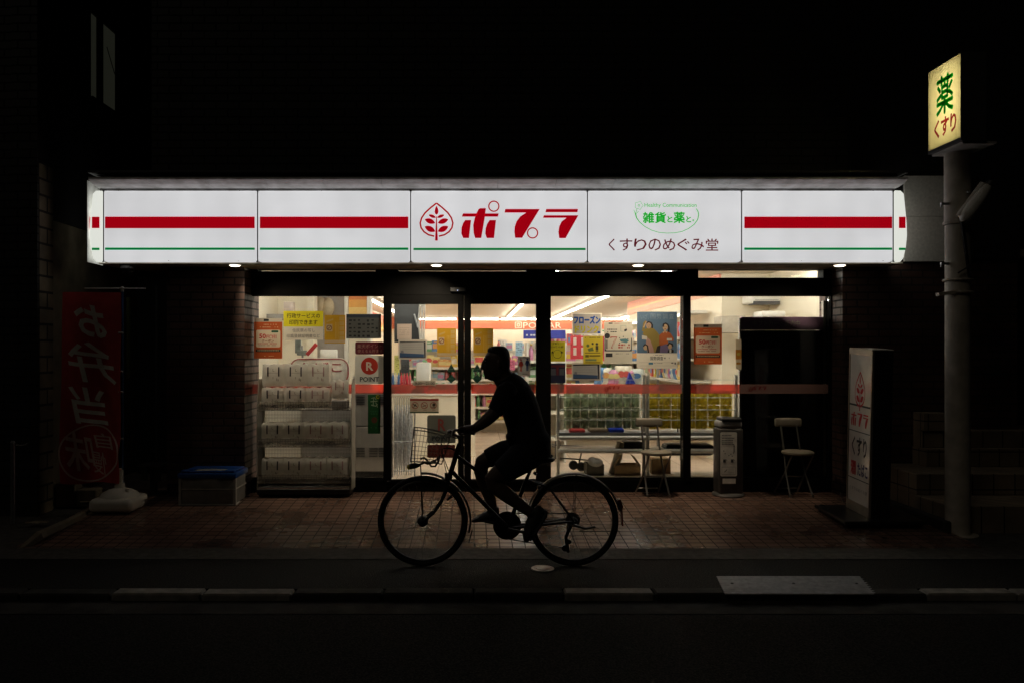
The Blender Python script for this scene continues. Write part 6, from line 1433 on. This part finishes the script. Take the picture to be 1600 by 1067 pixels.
# window rack of green packs and yellow packs
RZ9 = lambda py: P(0, py, 9.0).z
def frontrack(x0, x1, lab): 
    t = thing("window_rack", lab, "rack", ((x0 + x1) / 2, 9.15, FZ)); Y = 9.05
    zs = [RZ9(674) , RZ9(692), RZ9(708)]
    for x in (x0, x1): g = MB(); g.box(x - .016, x + .016, Y - .02, Y + .02, FZ, RZ9(585), .003, 1); g.build("upright", M['offw'], t)
    g = MB(); g.box(x0, x1, Y - .10, Y + .25, RZ9(680), RZ9(675)); g.build("shelf", M['grey'], t)
    for py in (683, 703):
        g = MB(); g.tube([(x0, Y - .10, RZ9(py)), (x1, Y - .10, RZ9(py))], .026, 10); g.build("rail", M['offw'], t, True)
        g = MB(); g.box(x0, x1, Y - .09, Y + .25, RZ9(py) - .01, RZ9(py) + .01); g.build("shelf", M['offw'], t)
    g = MB(); g.box(x0, x1, Y - .08, Y + .26, FZ + .0, FZ + .08); g.build("plinth", M['offw'], t)
    g = MB()
    for py in (611, 621, 640, 656): g.tube([(x0, Y - .03, RZ9(py)), (x1, Y - .03, RZ9(py))], .0055, 6)
    n = int((x1 - x0) / .16)
    for k in range(n + 1): x = x0 + (x1 - x0) * k / n; g.tube([(x, Y - .025, RZ9(593)), (x, Y - .025, RZ9(664))], .0016, 4)
    g.tube([(x0, Y - .03, RZ9(593)), (x1, Y - .03, RZ9(593))], .003, 5)
    g.build("wire_grid", mat("pale_wire", (.50, .52, .44), .4), t); return t
fr1x, fr2x = P(872, 0, 9.05).x, P(1006, 0, 9.05).x
frontrack(fr1x, fr2x, "white wire rack of green wrapped goods inside the folding chair window"); frontrack(P(1012, 0, 9.05).x, P(1150, 0, 9.05).x, "white wire rack of yellow wrapped goods beside the ashtray window")
def wrapped(x, z, w_, h_, m, lab, grp, seed, y=9.13):
    rn = random.Random(seed); g = MB(); n = 5; vs = []; fs = []
    for sg_ in (-1, 1):
        for j in range(n + 1):
            for i in range(n + 1):
                u, v = i / n - .5, j / n - .5; vs.append((x + u * w_ + rn.uniform(-.003, .003), y + sg_ * .05 * (1 - (2 * u) ** 4) + rn.uniform(-.006, .006), z + (v + .5) * h_ + rn.uniform(-.004, .004)))
    q = (n + 1) ** 2
    for j in range(n):
        for i in range(n): a = j * (n + 1) + i; fs += [(a, a + 1, a + n + 2, a + n + 1), (q + a + 1, q + a, q + a + n + 1, q + a + n + 2)]
    g.mesh(vs, fs); tag(g.build("wrapped_pack", m, None), lab, "pack", grp)
gm = mat("green_wrap", (.36, .42, .28), .3, var=.55, scale=16, bump=.3, bscale=25, transl=.5); ym = mat("yellow_wrap", (.50, .40, .04), .3, var=.5, scale=13, bump=.3, bscale=25, transl=.5)
n = 9
for r_, (ya, yb) in enumerate(((635, 614), (652, 636.5), (669, 653.5))):
    for k in range(n):
        w_ = (fr2x - fr1x - .10) / n; wrapped(fr1x + .07 + w_ * (k + .5), P(0, ya, 9.1).z, w_ * .93, (yb - ya) * -9.1 / F, gm, f"green wrapped pack in the {('top','middle','lowest')[r_]} row of the window rack", "green packs " + str(r_), r_ * 50 + k)
a0, a1 = P(1013, 0, 9.05).x, P(1148, 0, 9.05).x; n = 7
for r_, (ya, yb) in enumerate(((632, 613), (650, 633), (669, 651))):
    for k in range(n):
        w_ = (a1 - a0) / n; wrapped(a0 + w_ * (k + .5), P(0, ya, 9.1).z, w_ * .95, (yb - ya) * -9.1 / F, ym, f"yellow wrapped pack in the {('top','middle','lowest')[r_]} row of the window rack", "yellow packs " + str(r_), 300 + r_ * 50 + k)
def lump(name, cat, lab, x0, y0, x1, y1, Y, m, d=.18, bev=.02):
    a, b = P(x0, y1, Y), P(x1, y0, Y); g = MB(); g.box(a.x, b.x, Y, Y + d, a.z, b.z, bev, 2); return tag(g.build(name, m, None, True), lab, cat)
lump("red_pouch", "pouch", "red plastic pouch lying on the rack shelf below the green packs", 890, 670, 915, 676, 8.97, mat("red_pouch", (.42, .03, .03), .4))
lump("brown_packet", "packet", "long brown packet between the red pouch and the blue box", 921, 669, 951, 675.5, 8.97, mat("brown_packet", (.22, .16, .10), .5))
lump("blue_box", "box", "bright blue box on the rack shelf behind the folding chair", 952, 669.0, 976, 675.5, 8.97, mat("blue_box", (.01, .04, .42), .4))
for k, x in enumerate((1058.5, 1062.8)): lump("dark_stick", "stick", "thin dark stick standing on the shelf next to the window frame", x, 668.5, x + 1.6, 676, 9.0, M['black'], .02, .001)["group"] = "dark sticks"
def openbox(lab, x0, y0, x1, y1, Y, m, flaps=True):
    a, b = P(x0, y1, Y), P(x1, y0, Y); d = .26
    t = thing("open_carton", lab, "box", ((a.x + b.x) / 2, Y, a.z))
    g = MB(); g.box(a.x, b.x, Y, Y + .008, a.z, b.z); g.box(a.x, b.x, Y + d - .008, Y + d, a.z, b.z); g.box(a.x, a.x + .008, Y + .008, Y + d - .008, a.z, b.z); g.box(b.x - .008, b.x, Y + .008, Y + d - .008, a.z, b.z); g.box(a.x + .008, b.x - .008, Y + .008, Y + d - .008, a.z, a.z + .01); g.build("carton", m, t)
    if flaps:
        for s_, xx in ((-1, a.x), (1, b.x)):
            g = MB(); g.prism([(xx, Y + .01, b.z), (xx + s_ * -.07, Y + .02, b.z + .10), (xx + s_ * -.07, Y + d - .02, b.z + .10), (xx, Y + d - .01, b.z)], (.005, 0, .003)); g.build("flap", m, t)
    return t
openbox("brown open cardboard box on the floor below the folding chair's backrest", 961, 727, 1001, 747, 9.02, M['card'])
openbox("dark basket box of clear bags on the rack's lowest level", 917, 725, 944, 745, 9.02, mat("dark_box", (.08, .07, .05), .6), False)
g = MB(); g.ellipsoid(P(931, 722, 8.97), .08, .08, .05); g.ellipsoid(P(925, 720, 8.97), .05, .06, .05); tag(g.build("clear_bag", mat("clear_bag", (.50, .47, .42), .25, transl=.3), None, True), "clear plastic bag bulging out of the dark basket box", "bag")
lump("cardboard_box", "box", "tall cardboard box with faint red print behind the folding chair legs", 1018, 717, 1048, 745, 9.15, M['card'], .25, .004)
lump("black_case", "case", "black case on the middle shelf behind the folding chair", 976, 690, 1005, 708, 9.1, M['black'], .2, .01)
lump("black_bag", "bag", "long black bag lying across the shelf behind the window frame", 1040, 694, 1117, 712, 9.04, M['black'], .25, .04)
g = MB(); a = P(962, 742, 9.15); b = P(985, 690, 9.15); g.tube([P(975, 745, 9.15), P(958, 735, 9.15), P(965, 715, 9.15), P(970, 690, 9.15)], [.05, .055, .05, .05], 12); tag(g.build("paper_roll", M['offw'], None, True), "bent cream paper roll leaning behind the open cardboard box", "roll")
# trolley of the rack
t = thing("trolley", "grey shopping trolley with small wheels beside the window rack", "trolley", (P(895, 0, 9.4).x, 9.4, FZ))
g = MB()
for py in (694, 697, 714): g.tube([P(862, py, 9.3), P(905, py + 3, 9.3), P(925, py + 5, 9.3)], .009, 6)
g.tube([P(868, 688, 9.3), P(868, 716, 9.3)], .009, 6); g.tube([P(910, 700, 9.3), P(905, 722, 9.3)], .009, 6); g.build("frame", mat("trolley_steel", (.16, .15, .14), .4, .7), t)
for px in (896, 908): g = MB(); c = P(px, 726 + (px - 896) * .2, 9.3); g.lathe(c, [(0, -.02), (.05, -.02), (.055, -.012), (.055, .012), (.05, .02), (0, .02)], 18, 'Y'); g.build("wheel", M['dgrey'], t)
# gift card display against the window
gx0, gx1 = WX(1161), WX(1290)
t = thing("gift_card_display", "black gift card display panel with a purple header inside the folding chair window", "display", ((gx0 + gx1) / 2, 8.62, FZ))
g = MB(); g.box(gx0, gx1, 8.56, 8.60, FZ, WZ(516)); g.build("back_board", mat("display_black", (.012, .012, .013), .3, spec=.4), t)
g = MB(); g.box(gx0, gx1, 8.555, 8.60, WZ(516) + .002, WZ(495), .003, 1); hd = g.build("header", mat("purple_header", (.50, .27, .44), .4), t)
g = MB(); g.ptext("ギフトカード販売中", 1176, 501, 1250, 510, 8.552, .006); g.build("lettering", mat("header_print", (.80, .74, .66), .5), hd)
g = MB(); g.box(gx0 - .02, gx0, 8.555, 8.6, FZ, WZ(497)); g.box(gx1, gx1 + .025, 8.555, 8.6, FZ, WZ(470)); g.build("side_post", M['offw'], t)
# air conditioner, slanted box
a, b = P(1170, 475, 10.2), P(1222, 455, 10.2)
t = thing("air_conditioner", "white wall air conditioner above the gift card display", "air conditioner", ((a.x + b.x) / 2, 10.3, a.z))
g = MB(); g.box(a.x, b.x, 10.12, 10.49, a.z, b.z, .03, 3); g.build("body", M['white'], t, True)
g = MB(); g.box(a.x + .03, b.x - .06, 10.115, 10.3, a.z - .012, a.z + .03); g.box(a.x + .05, b.x - .08, 10.11, 10.114, a.z + .04, a.z + .045); g.build("louvre", M['dgrey'], t)
lump("white_case", "box", "white slanted case on the wall ledge beside the air conditioner", 1190, 486, 1228, 496, 9.6, M['white'], .3)
lump("ledge_shelf", "shelf", "plain cream ledge behind the top of the gift card display", 1127, 493.6, 1165, 520, 10.0, mat("ledge", (.46, .40, .32), .7), .3, .004)
o = poster("small_price_poster", "narrow white and orange price card by the gift card display", 1149.5, 530, 1158.5, 577, (.60, .50, .34)); lay(o, 1, (.60, .25, .03), lambda g, Y: (g.prect(1149.5, 546, 1158.5, 561, Y), g.prect(1150.5, 566, 1157.5, 569, Y))); lay(o, 2, (.6, .5, .1), lambda g, Y: g.pdisc(1154, 553, 2.6, Y, 12))
# left part: machine, counter, cabinet
mx0, mx1 = P(551, 0, 9.2).x, P(603, 0, 9.2).x
t = thing("grey_machine", "tall grey machine with vent slots behind the white point sticker", "machine", ((mx0 + mx1) / 2, 9.4, FZ))
mg = mat("machine_grey", (.40, .37, .33), .45, var=.06)
g = MB(); g.box(mx0, mx1, 9.2, 9.7, FZ + .10, P(0, 666, 9.2).z - .003, .008, 1); g.box(mx0, mx1, 9.2, 9.7, P(0, 665.5, 9.2).z, P(0, 612, 9.2).z, .008, 1); g.build("body", mg, t)
g = MB(); g.box(mx0 + .01, mx1 - .01, 9.23, 9.68, FZ, FZ + .10); g.build("kick_plate", M['black'], t)
g = MB()
for y0 in (617, 699):
    for k in range(6):
        for xa, xb in ((557, 570), (577, 590), (592, 600)): g.box(P(xa, 0, 9.2).x, P(xb, 0, 9.2).x, 9.194, 9.199, P(0, y0 + k * 2.6 + 1.1, 9.2).z, P(0, y0 + k * 2.6, 9.2).z)
g.build("vent_slots", M['dgrey'], t)
t = thing("counter", "cream shop counter behind the umbrellas", "counter", (-.55, 11.4, FZ))
g = MB(); g.box(-1.2, .02, 11.2, 11.8, FZ, .98); g.build("front_panel", M['cream'], t)
g = MB(); g.box(-1.22, .04, 11.17, 11.82, .981, 1.01, .004, 1); g.build("top", M['white'], t)
lump("white_cupboard", "cupboard", "plain white cupboard partly hidden behind the wire rack", 404, 594, 470, 748, 9.7, M['white'], .4, .004)
lump("grey_cupboard", "cupboard", "dark grey cupboard low behind the grey tray of the wire rack", 471, 640, 548, 748, 9.6, M['grey'], .4, .004)
# tobacco sign on the left
Y = 9.35; q = MB(); q.pround(452, 559, 546, 600, 14, Y); ps_ = [v.co.copy() for v in q.b.faces[0].verts] if q.b.faces.ensure_lookup_table() is None else []; q.b.free()
g = MB(); g.prism(ps_, (0, .02, 0)); g2 = g.build("tobacco_sign", mat("sign_cream", (.88, .80, .68), .5)); tag(g2, "cream rounded tobacco sign with red border showing above the white packs", "sign")
red_s = mat("sign_red", (.36, .03, .035), .5)
g = MB()
pts = []
for cx, cy_, a0 in ((530.5, 574.5, 0), (467.5, 574.5, 90), (467.5, 584.5, 180), (530.5, 584.5, 270)):
    for k in range(9): a = R(a0 + 90 * k / 8); pts.append((cx + 13.5 * math.cos(a), cy_ - 13.5 * math.sin(a)))
g.pstroke(pts, 1.6, Y - .003, True); g.ptext("たばこ", 468, 566, 534, 581, Y - .003, .01); g.build("lettering", red_s, g2)
lump("white_monitor", "monitor", "white screen back beside the red ticket under the service sign", 500, 546, 526, 560, 9.6, M['white'], .08, .01)
t = thing("card_reader", "dark green ticket holder stand below the service sign", "stand", (P(468, 0, 9.5).x, 9.5, P(0, 560, 9.5).z))
g = MB(); g.tube([P(473, 562, 9.5), P(472, 540, 9.5)], .012, 8); g.build("stem", M['grey'], t)
g = MB(); g.xbox(Matrix.Translation(P(466, 540, 9.5)), .07, .05, .18, .01); g.xbox(Matrix.Translation(P(472, 551, 9.48)), .12, .04, .06, .01); g.build("holder", mat("dull_green", (.17, .18, .16), .5, var=.4), t)
g = MB(); g.xbox(Matrix.Translation(P(487, 546, 9.3)) @ Matrix.Rotation(R(42), 4, 'Y') @ Matrix.Rotation(0, 4, 'Z'), .045, .01, .17, .003); rt = tag(g.build("red_ticket", mat("red_card", (.45, .03, .03), .5)), "red card hanging at a slant above the tobacco sign", "card")
lump("carton_top", "box", "small white and red box on the ledge above the service sign", 443, 472, 458, 487, 10.0, mat("pale_box", (.60, .50, .45), .4), .12, .006)
lump("grey_ledge", "shelf", "grey ledge above the orange coupon poster", 411, 491, 446, 500, 9.8, mat("ledge_grey", (.30, .28, .26), .6), .3, .006)
g = MB(); g.ellipsoid(P(500, 477, 10.8), .10, .08, .11); g.ellipsoid(P(512, 480, 10.8), .09, .08, .13); tag(g.build("hanging_bag", mat("cream_bag", (.64, .53, .36), .4, transl=.3, bump=.4, bscale=20), None, True), "crumpled cream plastic bag hanging against the grey partition", "bag")
# behind the umbrella-side door
lump("dark_board", "board", "dark grey hanging board at the top of the sliding door beside the umbrellas", 616, 468, 655, 535, 10.2, mat("slate_board", (.030, .032, .034), .5, var=.1), .04, .003)
g = MB(); rn = random.Random(4)
for k in range(7): g.tube([P(656 + k * 1.3, 470 + rn.uniform(0, 4), 10.1), P(655 + k * 1.5 + rn.uniform(-2, 2), 500, 10.1), P(656 + k * 1.1, 533 - rn.uniform(0, 6), 10.1)], .008, 5)
tag(g.build("hanging_film", mat("clear_strip", (.55, .52, .47), .15, bump=.4), None, True), "bundle of clear plastic strips hanging beside the dark board", "film")
g = MB(); g.tube([P(647, 491, 10.15), P(653, 512, 10.15)], .012, 6); tag(g.build("metal_rod", M['steel']), "short slanted metal rod in front of the dark board", "rod")
for k in range(8):
    px = 617 + k * 3.6; g = MB(); Y = 9.0 + (k % 2) * .06
    t = thing("umbrella", "clear plastic umbrella standing in the stand behind the sliding door beside the umbrellas", "umbrella", (P(px, 0, Y).x, Y, FZ), "clear umbrellas by the door")
    g.tube([P(px, 742, Y), P(px + .4, 700, Y), P(px + .5, 660, Y), P(px + .6, 632, Y)], [.006, .022, .017, .008], 8); g.build("canopy", mat("umbrella_film", (.85, .85, .85), .2, var=.3, scale=40, transl=.5), t, True)
    g = MB(); g.tube([P(px + .6, 632, Y), P(px + .6, 622, Y), P(px + 1.6, 619, Y), P(px + 3, 621, Y)], .006, 6); g.build("handle", M['offw'], t, True)
t = thing("umbrella_stand", "steel umbrella stand holding clear umbrellas behind the umbrella-side door", "stand", (P(631, 0, 9.05).x, 9.05, FZ))
g = MB()
for py in (690, 735): g.tube([P(613, py, 8.95), P(648, py, 8.95)], .006, 6); g.tube([P(613, py, 9.15), P(648, py, 9.15)], .006, 6)
for px in (613, 648): g.tube([P(px, 640, 9.05), P(px, 745, 9.05)], .009, 6)
g.build("frame", M['steel'], t)
# small goods on the counter
rn = random.Random(77)
for k in range(7): put(10 + k % 5, P(614 + k * 8.5 + 0, 0, 11.3).x, 11.3, 1.012, 0, "on the counter behind the sliding door beside the umbrellas", "bottles on the counter", 1.0)
for k in range(6): put(rn.choice([1, 5, 7, 8, 16]), P(650 + k * 11, 0, 11.45).x, 11.45, 1.012, 0, "on the counter behind the sliding door beside the umbrellas", "packs on the counter", 1.0)
# a few products piled behind the photo notice in the folding chair window
for k in range(8): put(rn.choice([7, 15, 16, 17, 18, 20]), P(938 + k * 8, 0, 9.4).x, 9.4 , P(0, 600, 9.4).z, 0, "above the red stripe in the folding chair window", "packs above the red stripe", 1.0)
lump("pack_ledge", "shelf", "white ledge of packs just behind the red stripe in the folding chair window", 890, 600.5, 1010, 606, 9.3, M['white'], .3, .004)
g = MB(); a = P(986, 598, 9.35); g.prism([P(979, 599, 9.3), P(993, 599, 9.3), P(984, 581, 9.3)], (0, .1, .0)); tag(g.build("blue_bag", mat("blue_bag", (.03, .05, .36), .4)), "blue pointed bag standing on the ledge by the blue poster", "bag")
# ---------------------------------------------------------------- tidy
for o in list(bpy.data.objects):
    for k in ("_base", "_y"):
        if k in o: del o[k]
    if o.parent is not None and "category" in o and o.type == 'MESH' and o.parent.get("category"): del o["category"]
